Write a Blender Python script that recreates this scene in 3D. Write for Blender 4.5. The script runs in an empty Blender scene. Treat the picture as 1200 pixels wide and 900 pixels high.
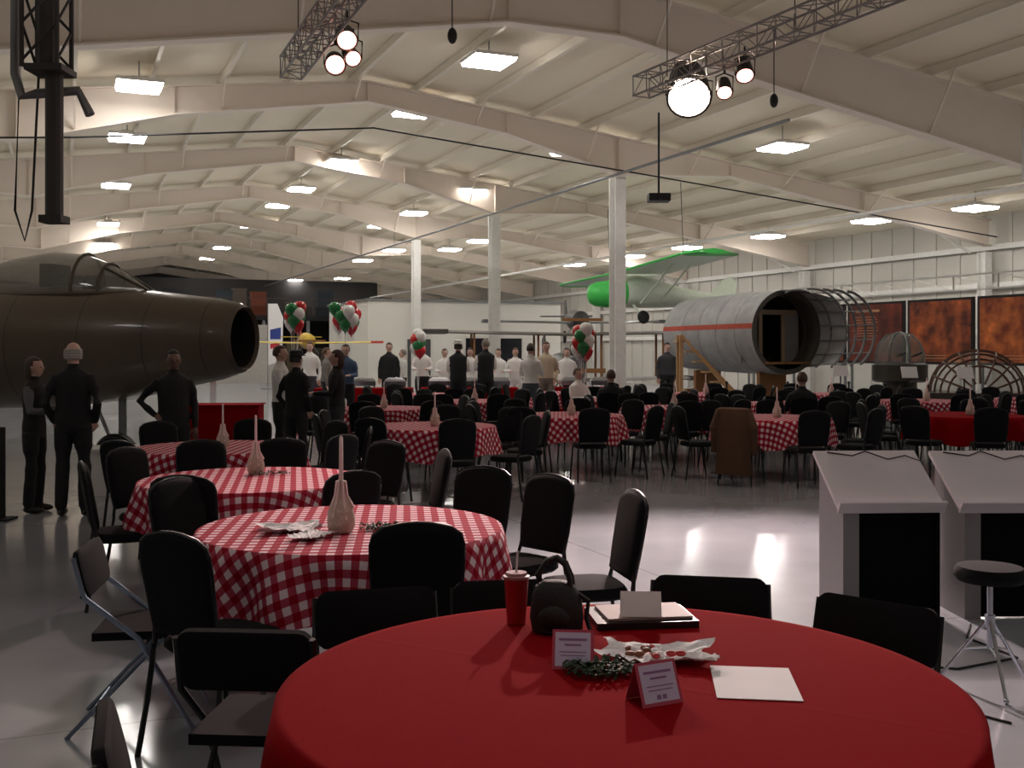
import bpy, bmesh, math, random
import numpy as np
from mathutils import Vector, Matrix, Euler
random.seed(7)
F=1250.0; H=1.65; HY=410.0
UX,UY=-0.3872,0.9220      # hall long axis
VX,VY=0.9220,0.3872       # hall cross axis
C=bpy.context.scene.collection
def B(u,v): return (VX*v+UX*u, VY*v+UY*u)      # hall coords -> world
HALLROT=math.atan2(VY,VX)
# ---------------------------------------------------------------- materials
def lin(c):
    return tuple(((x/255)/12.92 if x/255<=0.04045 else ((x/255+0.055)/1.055)**2.4) for x in c)
MC={}
def mat(name,col,rough=0.6,metal=0.0,var=0.12,scale=8.0,bump=0.0,emit=0.0,bscale=60,coat=0.0,alpha=1.0,sheen=0.0,spec=.5):
    if name in MC: return MC[name]
    m=bpy.data.materials.new(name); m.use_nodes=True
    nt=m.node_tree; b=nt.nodes['Principled BSDF']
    l=lin(col)
    tc=nt.nodes.new('ShaderNodeTexCoord')
    nz=nt.nodes.new('ShaderNodeTexNoise'); nz.inputs['Scale'].default_value=scale; nz.inputs['Detail'].default_value=4
    nt.links.new(tc.outputs['Object'],nz.inputs['Vector'])
    mx=nt.nodes.new('ShaderNodeMix'); mx.data_type='RGBA'
    mx.inputs[6].default_value=(*[max(0,x*(1-var)) for x in l],1)
    mx.inputs[7].default_value=(*[min(1,x*(1+var)) for x in l],1)
    nt.links.new(nz.outputs['Fac'],mx.inputs[0])
    nt.links.new(mx.outputs[2],b.inputs['Base Color'])
    b.inputs['Roughness'].default_value=rough; b.inputs['Metallic'].default_value=metal
    b.inputs['Coat Weight'].default_value=coat
    b.inputs['Sheen Weight'].default_value=sheen
    b.inputs['Specular IOR Level'].default_value=spec
    if alpha<1: b.inputs['Alpha'].default_value=alpha
    if bump>0:
        n2=nt.nodes.new('ShaderNodeTexNoise'); n2.inputs['Scale'].default_value=bscale
        nt.links.new(tc.outputs['Object'],n2.inputs['Vector'])
        bp=nt.nodes.new('ShaderNodeBump'); bp.inputs['Strength'].default_value=bump; bp.inputs['Distance'].default_value=0.01
        nt.links.new(n2.outputs['Fac'],bp.inputs['Height']); nt.links.new(bp.outputs['Normal'],b.inputs['Normal'])
    if emit>0:
        b.inputs['Emission Color'].default_value=(*l,1); b.inputs['Emission Strength'].default_value=emit
    MC[name]=m; return m
def gingham(name,red,white,step):
    if name in MC: return MC[name]
    m=bpy.data.materials.new(name); m.use_nodes=True; nt=m.node_tree; b=nt.nodes['Principled BSDF']
    uv=nt.nodes.new('ShaderNodeUVMap'); sp=nt.nodes.new('ShaderNodeSeparateXYZ'); nt.links.new(uv.outputs[0],sp.inputs[0])
    outs=[]
    for i in range(2):
        d=nt.nodes.new('ShaderNodeMath'); d.operation='DIVIDE'; d.inputs[1].default_value=step*2; nt.links.new(sp.outputs[i],d.inputs[0])
        fr=nt.nodes.new('ShaderNodeMath'); fr.operation='FRACT'; nt.links.new(d.outputs[0],fr.inputs[0])
        g=nt.nodes.new('ShaderNodeMath'); g.operation='GREATER_THAN'; g.inputs[1].default_value=0.5; nt.links.new(fr.outputs[0],g.inputs[0])
        outs.append(g)
    a=nt.nodes.new('ShaderNodeMath'); a.operation='ADD'; nt.links.new(outs[0].outputs[0],a.inputs[0]); nt.links.new(outs[1].outputs[0],a.inputs[1])
    h=nt.nodes.new('ShaderNodeMath'); h.operation='MULTIPLY'; h.inputs[1].default_value=0.5; nt.links.new(a.outputs[0],h.inputs[0])
    cr=nt.nodes.new('ShaderNodeValToRGB'); cr.color_ramp.interpolation='CONSTANT'
    e=cr.color_ramp.elements; e[0].position=0; e[0].color=(*lin(white),1); e[1].position=0.8; e[1].color=(*lin(red),1)
    e2=e.new(0.25); e2.color=(*lin([ (red[i]*0.72+white[i]*0.28) for i in range(3)]),1)
    nt.links.new(h.outputs[0],cr.inputs[0]); nt.links.new(cr.outputs[0],b.inputs['Base Color'])
    b.inputs['Roughness'].default_value=0.9; b.inputs['Specular IOR Level'].default_value=.15
    MC[name]=m; return m
# ---------------------------------------------------------------- mesh builder
class MB:
    def __init__(s): s.v=[]; s.f=[]; s.m=[]
    def add(s,vs,fs,mi=0):
        o=len(s.v); s.v+= [tuple(x) for x in vs]; s.f+=[tuple(i+o for i in f) for f in fs]; s.m+=[mi]*len(fs); return s
    def box(s,c,d,R=None,mi=0,taper=1.0):
        hx,hy,hz=d[0]/2,d[1]/2,d[2]/2; vs=[]
        for z in(-1,1):
            t=taper if z>0 else 1
            for y in(-1,1):
                for x in(-1,1):
                    p=Vector((x*hx*t,y*hy*t,z*hz))
                    if R is not None: p=R@p
                    vs.append(p+Vector(c))
        return s.add(vs,[(0,2,3,1),(4,5,7,6),(0,1,5,4),(2,6,7,3),(0,4,6,2),(1,3,7,5)],mi)
    def beam(s,a,b,w,h=None,mi=0):
        a=Vector(a);b=Vector(b);d=(b-a); L=d.length
        if L<1e-6: return s
        h=h or w
        R=d.to_track_quat('Y','Z').to_matrix()
        return s.box((a+b)/2,(w,L,h),R,mi)
    def cyl(s,a,b,r0,r1=None,n=12,mi=0,cap=True):
        if r1 is None:r1=r0
        a=Vector(a);b=Vector(b);R=(b-a).to_track_quat('Z','Y').to_matrix()
        vs=[]
        for p,r in((a,r0),(b,r1)):
            for i in range(n):
                t=2*math.pi*i/n; vs.append(p+R@Vector((r*math.cos(t),r*math.sin(t),0)))
        fs=[(i,(i+1)%n,n+(i+1)%n,n+i) for i in range(n)]
        if cap: fs+=[tuple(range(n-1,-1,-1)),tuple(range(n,2*n))]
        return s.add(vs,fs,mi)
    def tube(s,path,r,n=8,mi=0):
        path=[Vector(p) for p in path]; rings=[]
        for i,p in enumerate(path):
            d=(path[min(i+1,len(path)-1)]-path[max(i-1,0)]).normalized()
            R=d.to_track_quat('Z','Y').to_matrix()
            rr=r[i] if isinstance(r,(list,tuple)) else r
            rings.append([p+R@Vector((rr*math.cos(2*math.pi*k/n),rr*math.sin(2*math.pi*k/n),0)) for k in range(n)])
        return s.loft(rings,mi)
    def loft(s,rings,mi=0,cap=True,closed=False):
        n=len(rings[0]); vs=[p for r in rings for p in r]; fs=[]
        for j in range(len(rings)-1):
            for i in range(n):
                k=(i+1)%n; fs.append((j*n+i,j*n+k,(j+1)*n+k,(j+1)*n+i))
        if cap: fs+=[tuple(range(n-1,-1,-1)),tuple(range((len(rings)-1)*n,len(rings)*n))]
        return s.add(vs,fs,mi)
    def lathe(s,prof,c=(0,0,0),n=24,mi=0,sx=1,sy=1):
        rings=[[ (c[0]+r*sx*math.cos(2*math.pi*i/n),c[1]+r*sy*math.sin(2*math.pi*i/n),c[2]+z) for i in range(n)] for r,z in prof]
        return s.loft(rings,mi)
    def ball(s,c,r,n=14,m=9,mi=0,R=None):
        if not isinstance(r,(tuple,list)): r=(r,r,r)
        rings=[]
        for j in range(m+1):
            ph=-math.pi/2+math.pi*(j+0.0)/m; cr=max(math.cos(ph),0.02)
            ring=[]
            for i in range(n):
                t=2*math.pi*i/n; p=Vector((r[0]*cr*math.cos(t),r[1]*cr*math.sin(t),r[2]*math.sin(ph)))
                if R is not None:p=R@p
                ring.append(p+Vector(c))
            rings.append(ring)
        return s.loft(rings,mi)
    def prism(s,pts,th,mi=0,M=None):
        n=len(pts); vs=[]
        for y in(-th/2,th/2):
            for (x,z) in pts:
                p=Vector((x,y,z)); 
                if M is not None:p=M@p
                vs.append(p)
        fs=[tuple(range(n)),tuple(range(2*n-1,n-1,-1))]+[(i,n+i,n+(i+1)%n,(i+1)%n) for i in range(n)]
        return s.add(vs,fs,mi)
    def mesh(s,name,mats,smooth=False,auto=True):
        me=bpy.data.meshes.new(name); me.from_pydata(s.v,[],s.f)
        for m in (mats if isinstance(mats,(list,tuple)) else [mats]): me.materials.append(m)
        me.polygons.foreach_set('material_index',s.m)
        bm=bmesh.new(); bm.from_mesh(me); bmesh.ops.recalc_face_normals(bm,faces=bm.faces); bm.to_mesh(me); bm.free()
        if smooth:
            me.polygons.foreach_set('use_smooth',[True]*len(me.polygons))
            try: me.set_sharp_from_angle(angle=math.radians(40))
            except Exception: pass
        me.update(); return me
def ob(name,me,loc=(0,0,0),rot=0,parent=None,label=None,cat=None,group=None,kind=None):
    o=bpy.data.objects.new(name,me); C.objects.link(o)
    o.location=loc
    if isinstance(rot,(int,float)): o.rotation_euler=(0,0,rot)
    else: o.rotation_euler=rot
    if parent is not None: o.parent=parent
    if label:o['label']=label
    if cat:o['category']=cat
    if group:o['group']=group
    if kind:o['kind']=kind
    return o
def mob(name,mb,mats,smooth=False,**k): return ob(name,mb.mesh(name,mats,smooth),**k)
# ---------------------------------------------------------------- palette
M_black=mat('black_fabric',(14,14,18),0.9,bump=0.1,bscale=200,spec=.25)
M_frame=mat('dark_metal_frame',(34,34,38),0.35,0.5)
M_chrome=mat('chrome',(190,195,205),0.2,1.0)
M_grey=mat('grey_metal',(130,132,134),0.45,0.5)
M_white=mat('white_paint',(222,220,216),0.5)
M_beam=mat('beam_paint',(226,214,202),0.6,var=0.05,scale=1.5)
M_purlin=mat('purlin_paint',(222,214,200),0.6,var=0.05)
M_wood=mat('wood_brown',(140,95,55),0.6,scale=20,var=0.3)
M_paper=mat('paper_white',(240,238,240),0.8,var=0.02)
M_red=mat('red_cloth',(140,3,13),0.95,bump=0.1,bscale=250,var=0.06,scale=3,spec=.06)
M_ging=gingham('red_gingham',(150,10,34),(228,206,212),0.037)
M_dark=mat('dark_body',(16,16,18),0.6)
M_lens=mat('lamp_lens',(255,250,244),0.4,emit=36)
M_lensn=mat('lamp_lens_dim',(255,250,248),0.4,emit=11)
M_lensw=mat('spot_lens',(255,226,204),0.4,emit=110)
M_lensr=mat('spot_lens_pink',(255,160,140),0.4,emit=12)
def creased():
    m=M_red.copy(); m.name='red_cloth_creased'; nt=m.node_tree; b=nt.nodes['Principled BSDF']
    tc=nt.nodes.new('ShaderNodeTexCoord'); mp=nt.nodes.new('ShaderNodeMapping'); mp.inputs['Rotation'].default_value=(0,0,.5); nt.links.new(tc.outputs['Object'],mp.inputs[0])
    sp=nt.nodes.new('ShaderNodeSeparateXYZ'); nt.links.new(mp.outputs[0],sp.inputs[0])
    hs=[]
    for i,off in((0,.1),(1,-.05)):
        a=nt.nodes.new('ShaderNodeMath'); a.operation='ADD'; a.inputs[1].default_value=off; nt.links.new(sp.outputs[i],a.inputs[0])
        q=nt.nodes.new('ShaderNodeMath'); q.operation='ABSOLUTE'; nt.links.new(a.outputs[0],q.inputs[0])
        r=nt.nodes.new('ShaderNodeMapRange'); r.inputs['From Max'].default_value=.02; r.inputs['To Min'].default_value=1; r.inputs['To Max'].default_value=0; nt.links.new(q.outputs[0],r.inputs[0]); hs.append(r)
    s=nt.nodes.new('ShaderNodeMath'); s.operation='ADD'; nt.links.new(hs[0].outputs[0],s.inputs[0]); nt.links.new(hs[1].outputs[0],s.inputs[1])
    old=[n for n in nt.nodes if n.type=='BUMP'][0]
    bp=nt.nodes.new('ShaderNodeBump'); bp.inputs['Strength'].default_value=.25; bp.inputs['Distance'].default_value=.003
    nt.links.new(s.outputs[0],bp.inputs['Height']); nt.links.new(old.outputs['Normal'],bp.inputs['Normal']); nt.links.new(bp.outputs['Normal'],b.inputs['Normal'])
    return m
M_redc=creased()
# ---------------------------------------------------------------- room shell
def wavy_floor():
    m=bpy.data.materials.new('polished_concrete'); m.use_nodes=True; nt=m.node_tree; b=nt.nodes['Principled BSDF']
    tc=nt.nodes.new('ShaderNodeTexCoord')
    n1=nt.nodes.new('ShaderNodeTexNoise'); n1.inputs['Scale'].default_value=0.6; n1.inputs['Detail'].default_value=8
    n2=nt.nodes.new('ShaderNodeTexNoise'); n2.inputs['Scale'].default_value=1.6; n2.inputs['Detail'].default_value=3
    for n in(n1,n2): nt.links.new(tc.outputs['Object'],n.inputs['Vector'])
    cr=nt.nodes.new('ShaderNodeValToRGB'); e=cr.color_ramp.elements
    e[0].position=0.3; e[0].color=(*lin((132,136,144)),1); e[1].position=0.7; e[1].color=(*lin((160,163,170)),1)
    nt.links.new(n1.outputs['Fac'],cr.inputs[0])
    br=nt.nodes.new('ShaderNodeTexBrick'); br.offset=0; br.inputs['Scale'].default_value=1.0
    br.inputs['Brick Width'].default_value=6.0; br.inputs['Row Height'].default_value=6.0; br.inputs['Mortar Size'].default_value=0.01
    br.inputs['Color1'].default_value=(1,1,1,1); br.inputs['Color2'].default_value=(1,1,1,1); br.inputs['Mortar'].default_value=(0.7,0.7,0.7,1)
    mp=nt.nodes.new('ShaderNodeMapping'); mp.inputs['Rotation'].default_value=(0,0,-HALLROT); mp.inputs['Location'].default_value=(2,1,0); nt.links.new(tc.outputs['Object'],mp.inputs[0]); nt.links.new(mp.outputs[0],br.inputs['Vector'])
    mu=nt.nodes.new('ShaderNodeMix'); mu.data_type='RGBA'; mu.blend_type='MULTIPLY'; mu.inputs[0].default_value=1
    nt.links.new(cr.outputs[0],mu.inputs[6]); nt.links.new(br.outputs['Color'],mu.inputs[7]); nt.links.new(mu.outputs[2],b.inputs['Base Color'])
    mr=nt.nodes.new('ShaderNodeMapRange'); mr.inputs['To Min'].default_value=0.08; mr.inputs['To Max'].default_value=0.2
    nt.links.new(n2.outputs['Fac'],mr.inputs[0]); nt.links.new(mr.outputs[0],b.inputs['Roughness'])
    bp=nt.nodes.new('ShaderNodeBump'); bp.inputs['Strength'].default_value=0.05; bp.inputs['Distance'].default_value=0.02
    nt.links.new(n2.outputs['Fac'],bp.inputs['Height']); nt.links.new(bp.outputs['Normal'],b.inputs['Normal'])
    b.inputs['Specular IOR Level'].default_value=1.0
    return m
U0,U1,V0,V1=-10.0,88.0,-13.0,26.0
RZ=8.1; RV=6.5; SL=0.12
def roof(v): return RZ-SL*abs(v-RV)
def hallpt(u,v,z): x,y=B(u,v); return (x,y,z)
fl=MB(); fl.add([hallpt(U0,V0,0),hallpt(U0,V1,0),hallpt(U1,V1,0),hallpt(U1,V0,0),hallpt(U0,V0,-.2),hallpt(U0,V1,-.2),hallpt(U1,V1,-.2),hallpt(U1,V0,-.2)],
   [(0,1,2,3),(7,6,5,4),(0,4,5,1),(1,5,6,2),(2,6,7,3),(3,7,4,0)])
mob('floor',fl,wavy_floor(),kind='structure')
M_ceil=mat('roof_insulation',(226,216,196),0.9,var=0.05,scale=0.8,bump=0.3,bscale=3)
ce=MB(); vs=[]
for u in(U0,U1):
    for v in(V0,RV,V1): vs.append(hallpt(u,v,roof(v)))
    for v in(V1,RV,V0): vs.append(hallpt(u,v,roof(v)+.25))
ce.add(vs,[(0,1,7,6),(1,2,8,7),(2,3,9,8),(3,4,10,9),(4,5,11,10),(5,0,6,11),(0,5,4,1),(1,4,3,2),(6,7,10,11),(7,8,9,10)])
mob('ceiling',ce,M_ceil,kind='structure')
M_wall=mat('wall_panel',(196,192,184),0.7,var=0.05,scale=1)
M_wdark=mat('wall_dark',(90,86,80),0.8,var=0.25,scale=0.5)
def ribwall(name,v,th,m):
    w=MB()
    c=hallpt((U0+U1)/2,v+th/2,roof(v)/2); R=Matrix.Rotation(HALLROT,3,'Z')
    w.box(c,(abs(th),U1-U0,roof(v)),R)
    s=-1 if th>0 else 1
    u=U0+.5
    while u<U1:
        c=hallpt(u,v+s*0.02,roof(v)/2); w.box(c,(0.04,0.07,roof(v)),R); u+=1.0
    return mob(name,w,m,kind='structure')
ribwall('wall_right',V1,0.25,M_wall); ribwall('wall_left',V0,-0.25,M_wall)
def endwall(name,u,th,m):
    w=MB(); vs=[]
    for uu in(u,u+th):
        for v,z in((V0,0),(V1,0),(V1,roof(V1)),(RV,RZ),(V0,roof(V0))): vs.append(hallpt(uu,v,z))
    w.add(vs,[(0,1,2,3,4),(9,8,7,6,5)]+[(i,(i+1)%5,5+(i+1)%5,5+i) for i in range(5)])
    mob(name,w,m,kind='structure')
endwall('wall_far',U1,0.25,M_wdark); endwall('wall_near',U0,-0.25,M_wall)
R_h=Matrix.Rotation(HALLROT,3,'Z')
k=1
for z in(2.2,3.6,4.75):
    t=MB(); a=hallpt(12,V1-.12,z); b=hallpt(U1-1,V1-.12,z); t.beam(a,b,0.14,0.16); mob('trim_%d'%k,t,M_white,kind='structure'); k+=1
for i in range(26):
    v=-11.8+i*1.5
    if v>V1-.4: break
    if abs(v-RV)<.3: continue
    p=MB(); z=roof(v)-0.10
    a=hallpt(U0+.1,v,z); b=hallpt(U1-.1,v,z)
    p.beam(a,b,0.03,0.18); 
    p.beam(Vector(a)+Vector((0,0,-.09)),Vector(b)+Vector((0,0,-.09)),0.08,0.02)
    mob('roof_purlin',p,M_purlin,label='long pale painted steel purlin under the roof',cat='roof beam',group='roof purlins')
def frame(u,prof,label):
    m=MB()
    for (v0,t0,b0),(v1,t1,b1) in zip(prof[:-1],prof[1:]):
        vs=[hallpt(u-.015,v0,b0),hallpt(u+.015,v0,b0),hallpt(u+.015,v0,t0),hallpt(u-.015,v0,t0),
            hallpt(u-.015,v1,b1),hallpt(u+.015,v1,b1),hallpt(u+.015,v1,t1),hallpt(u-.015,v1,t1)]
        m.add(vs,[(0,1,2,3),(7,6,5,4),(0,4,5,1),(1,5,6,2),(2,6,7,3),(3,7,4,0)])
        for za,zb in((b0,b1),(t0,t1)):
            vs=[]
            for v,z in((v0,za),(v1,zb)):
                vs+=[hallpt(u-.14,v,z-.015),hallpt(u+.14,v,z-.015),hallpt(u+.14,v,z+.015),hallpt(u-.14,v,z+.015)]
            m.add(vs,[(0,1,2,3),(7,6,5,4),(0,4,5,1),(1,5,6,2),(2,6,7,3),(3,7,4,0)])
    for v,t,b in prof[1:-1]:
        m.box(hallpt(u,v,(t+b)/2),(0.26,0.02,t-b),Matrix.Rotation(HALLROT+math.pi/2,3,'Z'))
    for j in range(12):
        v=-11.8+j*3
        if v>V1-1: break
        zt=roof(v)-.2
        zb=np.interp(v,[p[0] for p in prof],[p[2] for p in prof])
        m.beam(hallpt(u+.05,v,zb+.05),hallpt(u+.7,v,zt),0.04)
        m.beam(hallpt(u-.05,v,zb+.05),hallpt(u-.7,v,zt),0.04)
    return mob('roof_frame',m,M_beam,label=label,cat='roof beam',group='roof frames')
def rt(v): return roof(v)-.22
STD=[(V0+.1,rt(V0),4.9),(-4,rt(-4),6.15),(-.9,rt(-.9),5.95),(2.2,rt(2.2),6.75),(6.5,RZ-.22,7.42),(10,rt(10),6.95),(13.1,rt(13.1),6.15),(16.5,rt(16.5),6.3),(21,rt(21),5.6),(V1-.2,rt(V1-.2),4.8)]
NEAR=[(V0+.1,rt(V0),4.6),(-.9,rt(-.9),5.6),(6.5,RZ-.22,6.85),(8.5,rt(8.5),6.85),(17.7,rt(17.7),5.3),(V1-.2,rt(V1-.2),4.3)]
frame(7.2,NEAR,'deep tapered steel roof frame spanning the hall')
frame(15.7,NEAR,'deep tapered steel roof frame spanning the hall')
us=[24.2+8.5*i for i in range(8)]
for u in us: frame(u,STD,'pale tapered steel roof frame with haunches at the columns')
for u in us[:3]:
    v=13.1; c=MB(); x,y=B(u,v)
    for s in(-1,1): c.box((0,s*.16,6.0/2+.05),(0.3,0.025,6.05))
    c.box((0,0,3.05),(0.03,0.32,6.05)); c.box((0,0,.02),(.45,.45,.04)); 
    mob('steel_column',c,M_white,loc=(x,y,0),rot=HALLROT,label='white painted steel column on the concrete floor',cat='column',group='hall columns')
for u in [15.7]+us:
    c=MB(); x,y=B(u,V1-.35)
    for s in(-1,1): c.box((0,s*.15,2.3),(0.28,0.025,4.6))
    c.box((0,0,2.3),(0.03,0.3,4.6)); mob('wall_column',c,M_white,loc=(x,y,0),rot=HALLROT,label='white steel column against the side wall',cat='column',group='wall columns')
for u in(24.5,33,41.5):
    c=MB(); c.beam(hallpt(u,V1-.6,4.6),hallpt(u+.5,V1-2.2,5.6),.07); mob('corner_brace',c,M_white,label='short diagonal white brace between wall and roof frame',cat='brace',group='corner braces')
# ---------------------------------------------------------------- ceiling lights
lens=MB(); lens.box((0,0,-.035),(.82,.82,.06),taper=1.05); lens_me=lens.mesh('lamp_lens',M_lens); lens_me2=lens.mesh('lamp_lens',M_lensn)
hs=MB(); hs.box((0,0,.03),(.9,.9,.07)); hs.box((0,0,.11),(.4,.4,.1),taper=.7); hs_me=hs.mesh('housing',M_white)
cb=MB(); cb.cyl((0,0,.16),(0,0,.4),.012,n=6); cb_me=cb.mesh('hanger',M_grey)
L=[]
for r,pts in {6.04:[(573,56),(485,119),(400,180),(353,213),(326,233),(294,258),(260,284),(243,297),(229,307)],
          5.6:[(163,85),(149,149),(136,208),(127,256),(122,281)],
          5.49:[(670,167),(551,215),(485,242),(445,258),(401,312),(371,322)],
          5.08:[(917,160)],
          4.7:[(462,293),(425,305),(527,292),(562,282),(346,328)],
          4.25:[(1143,230),(1021,248),(900,268),(805,283),(740,294),(672,305),(622,313)]}.items():
    for px,py in pts:
        Y=r*F/(410-py); X=(px-600)/F*Y; v=VX*X+VY*Y; zr=roof(v)
        L.append((X,Y,r+H,zr,0))
for u in(10.5,3.5,-5):  # extra out-of-view lamps, added to brighten the near roof beams
    for v in(-6,1.5,8,15,21.5):
        if u>10 and v in(1.5,8): continue
        x,y=B(u,v); L.append((x,y,roof(v)-.42,roof(v),1))
for v in(-6.5,):
    for u in(20,31,42,54,66): x,y=B(u,v); L.append((x,y,roof(v)-.42,roof(v),0))
for X,Y,z,zr,dim in L:
    if z>zr-.45: z=zr-.5
    e=ob('ceiling_light',None,loc=(X,Y,z),rot=HALLROT,label='glowing square high-bay lamp hanging from the roof',cat='ceiling light',group='high-bay ceiling lights')
    ob('lamp_lens',lens_me2 if dim else lens_me,parent=e); ob('housing',hs_me,parent=e)
    c=ob('hanger_rod',cb_me,parent=e)
    c.scale[2]=max(1,(zr-z-.16)/.24); c.location=(0,0,.16*(1-c.scale[2]))
for u,sz,P in((1,18,160),(21,20,430),(43,22,540),(66,22,540)):  # unseen area lights added below the roof to stand in for floor bounce
    ld=bpy.data.lights.new('roof_bounce_fill','AREA'); ld.shape='RECTANGLE'; ld.size=37; ld.size_y=sz; ld.energy=P; ld.color=(1,.965,.91)
    lo=bpy.data.objects.new('roof_bounce_fill',ld); C.objects.link(lo); lo.location=hallpt(u,6.5,4.35); lo.rotation_euler=(math.pi,0,HALLROT)
# ---------------------------------------------------------------- chairs
def chair_parts():
    out=[]
    s=MB(); 
    prof=[(.0,.415),(.185,.415),(.2,.43),(.2,.455),(.185,.475),(.12,.485),(0.0,.487)]
    rings=[]
    for k2,(r,z) in enumerate(prof):
        ring=[]
        for i in range(24):
            t=2*math.pi*i/24; c,sn=math.cos(t),math.sin(t); q=4
            rr=(abs(c)**q+abs(sn)**q)**(-1/q)
            ring.append((max(r,.01)*rr*c,max(r,.01)*rr*sn*1.02,z))
        rings.append(ring)
    s.loft(rings); out.append(('seat',s.mesh('seat',M_black,True)))
    b=MB()
    ol=[(-.17,.50),(-.185,.62),(-.192,.76),(-.192,.84),(-.18,.885),(-.14,.913),(-.06,.93),(0,.934)]
    pts=ol+[(-x,z) for x,z in ol[-2::-1]]
    tilt=Matrix.Translation((0,-.2,.45))@Matrix.Rotation(math.radians(10),4,'X')@Matrix.Translation((0,0,-.45))
    cz=.73
    rings=[]
    for off,sc in((-.022,.84),(-.018,.94),(-.007,1.0),(.007,1.0),(.024,.94),(.032,.82)):
        rings.append([tilt@Vector((x*sc,off,cz+(z-cz)*sc)) for x,z in pts])
    b.loft(rings); out.append(('backrest',b.mesh('backrest',M_black,True)))
    g=MB(); g.tube([tilt@Vector((x*1.01,0,cz+(z-cz)*1.01)) for x,z in pts],.009,6); out.append(('back_frame',g.mesh('back_frame',M_frame,True)))
    for sx in(-1,1):
        l=MB(); l.tube([(sx*.185,.17,.43),(sx*.2,.2,.2),(sx*.21,.22,.0)],.012,6); out.append(('leg',l.mesh('leg',M_frame,True)))
        l=MB(); l.tube([(sx*.165,-.215,.55),(sx*.19,-.2,.45),(sx*.2,-.23,.22),(sx*.21,-.27,0)],.012,6); out.append(('leg',l.mesh('leg',M_frame,True)))
    return out
def folding_parts(metal):
    out=[]
    s=MB(); s.box((0,.0,.43),(.4,.39,.035)); out.append(('seat',s.mesh('seat',M_black)))
    b=MB(); pts=[]
    for cx,cz,a0 in((.17,.73,0),(-.17,.73,90),(-.17,.64,180),(.17,.64,270)):
        for q in range(5):
            a=math.radians(a0+q*22.5); pts.append((cx+.045*math.cos(a),cz+.055*math.sin(a)))
    M=Matrix.Translation((0,-.24,.0))@Matrix.Translation((0,0,.7))@Matrix.Rotation(math.radians(14),4,'X')@Matrix.Translation((0,0,-.69))
    rings=[]
    for off,sc in((-.02,.9),(-.012,1),(.012,1),(.02,.9)):
        rings.append([M@Vector((x*sc,off,.69+(z-.69)*sc)) for x,z in pts])
    b.loft(rings); out.append(('backrest',b.mesh('backrest',M_black,True)))
    for sx in(-1,1):
        l=MB(); l.tube([(sx*.212,-.265,.77),(sx*.215,-.22,.6),(sx*.215,0,.42),(sx*.215,.24,0)],.012,6); out.append(('leg',l.mesh('leg',metal,True)))
        l=MB(); l.tube([(sx*.19,.1,.42),(sx*.19,-.3,0)],.011,6); out.append(('leg',l.mesh('leg',metal,True)))
    c=MB(); c.tube([(-.19,-.2,.1),(.19,-.2,.1)],.009,6); out.append(('crossbar',c.mesh('crossbar',metal,True)))
    return out
CP=chair_parts(); FP=folding_parts(M_frame); FS=folding_parts(mat('blue_grey_steel',(130,145,165),0.3,0.8))
bm=bmesh.new()
for n,me in CP: bm.from_mesh(me)
far_me=bpy.data.meshes.new('banquet_chair'); bm.to_mesh(far_me); bm.free()
for m in(M_black,M_frame): far_me.materials.append(m)
mi=[]
for n,me in CP: mi+=[0 if n in('seat','backrest') else 1]*len(me.polygons)
far_me.polygons.foreach_set('material_index',mi)
CH=[]
def chair(x,y,face,kind='b',near=True,label=None):
    CH.append((x,y))
    rot=math.atan2(face[1]-y,face[0]-x)-math.pi/2
    nm={'b':'banquet_chair','f':'folding_chair','s':'folding_chair'}[kind]
    lab=label or {'b':'black padded banquet chair with dark metal legs','f':'black folding chair with padded back','s':'folding chair with blue-grey steel legs and black pad'}[kind]
    if not near:
        return ob(nm,far_me,loc=(x,y,0),rot=rot,label=lab,cat='chair',group='banquet chairs')
    e=ob(nm,None,loc=(x,y,0),rot=rot,label=lab,cat='chair',group='banquet chairs' if kind=='b' else 'folding chairs')
    for n,me in {'b':CP,'f':FP,'s':FS}[kind]: ob(n,me,parent=e)
    return e
# ---------------------------------------------------------------- tables
def cloth(x,y,r,drop,m,label,folds=11,amp=.035,seed=0,rot=0,ztop=.762):
    rnd=random.Random(seed); ph=rnd.random()*6
    n=120; rings=[]; uvs=[]
    for rr in(.001,.3,.6,.85,.97,.995):
        rings.append([(rr*r*math.cos(2*math.pi*i/n),rr*r*math.sin(2*math.pi*i/n),ztop) for i in range(n)]); uvs.append([rr*r]*n)
    K=8
    for j in range(1,K+1):
        t=j/K; ring=[];uu=[]
        for i in range(n):
            a=2*math.pi*i/n
            dd=drop*(1+.12*math.cos(4*a+ph))
            w=amp*min(1,t*1.6)*(math.sin(folds*a+ph)+.5*math.sin((folds*1.0+5)*a+ph*2))
            R=r+.006+.02*t+w+amp*.6*t
            ring.append((R*math.cos(a),R*math.sin(a),ztop-.004-dd*t)); uu.append(r+dd*t)
        rings.append(ring); uvs.append(uu)
    me=bpy.data.meshes.new('tablecloth'); vs=[p for q in rings for p in q]; fs=[]
    for j in range(len(rings)-1):
        for i in range(n): k=(i+1)%n; fs.append((j*n+i,j*n+k,(j+1)*n+k,(j+1)*n+i))
    fs.append(tuple(range(n)))
    me.from_pydata(vs,[],fs); me.materials.append(m)
    ul=me.uv_layers.new(name='UVMap'); fu=[v for q in uvs for v in q]
    for lp in me.loops:
        vi=lp.vertex_index; a=2*math.pi*(vi%n)/n; ul.data[lp.index].uv=(fu[vi]*math.cos(a),fu[vi]*math.sin(a))
    me.polygons.foreach_set('use_smooth',[True]*len(me.polygons)); 
    return ob('tablecloth',me,loc=(x,y,0),rot=rot,label=label,cat='tablecloth',group='tablecloths')
TB=[]
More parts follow.
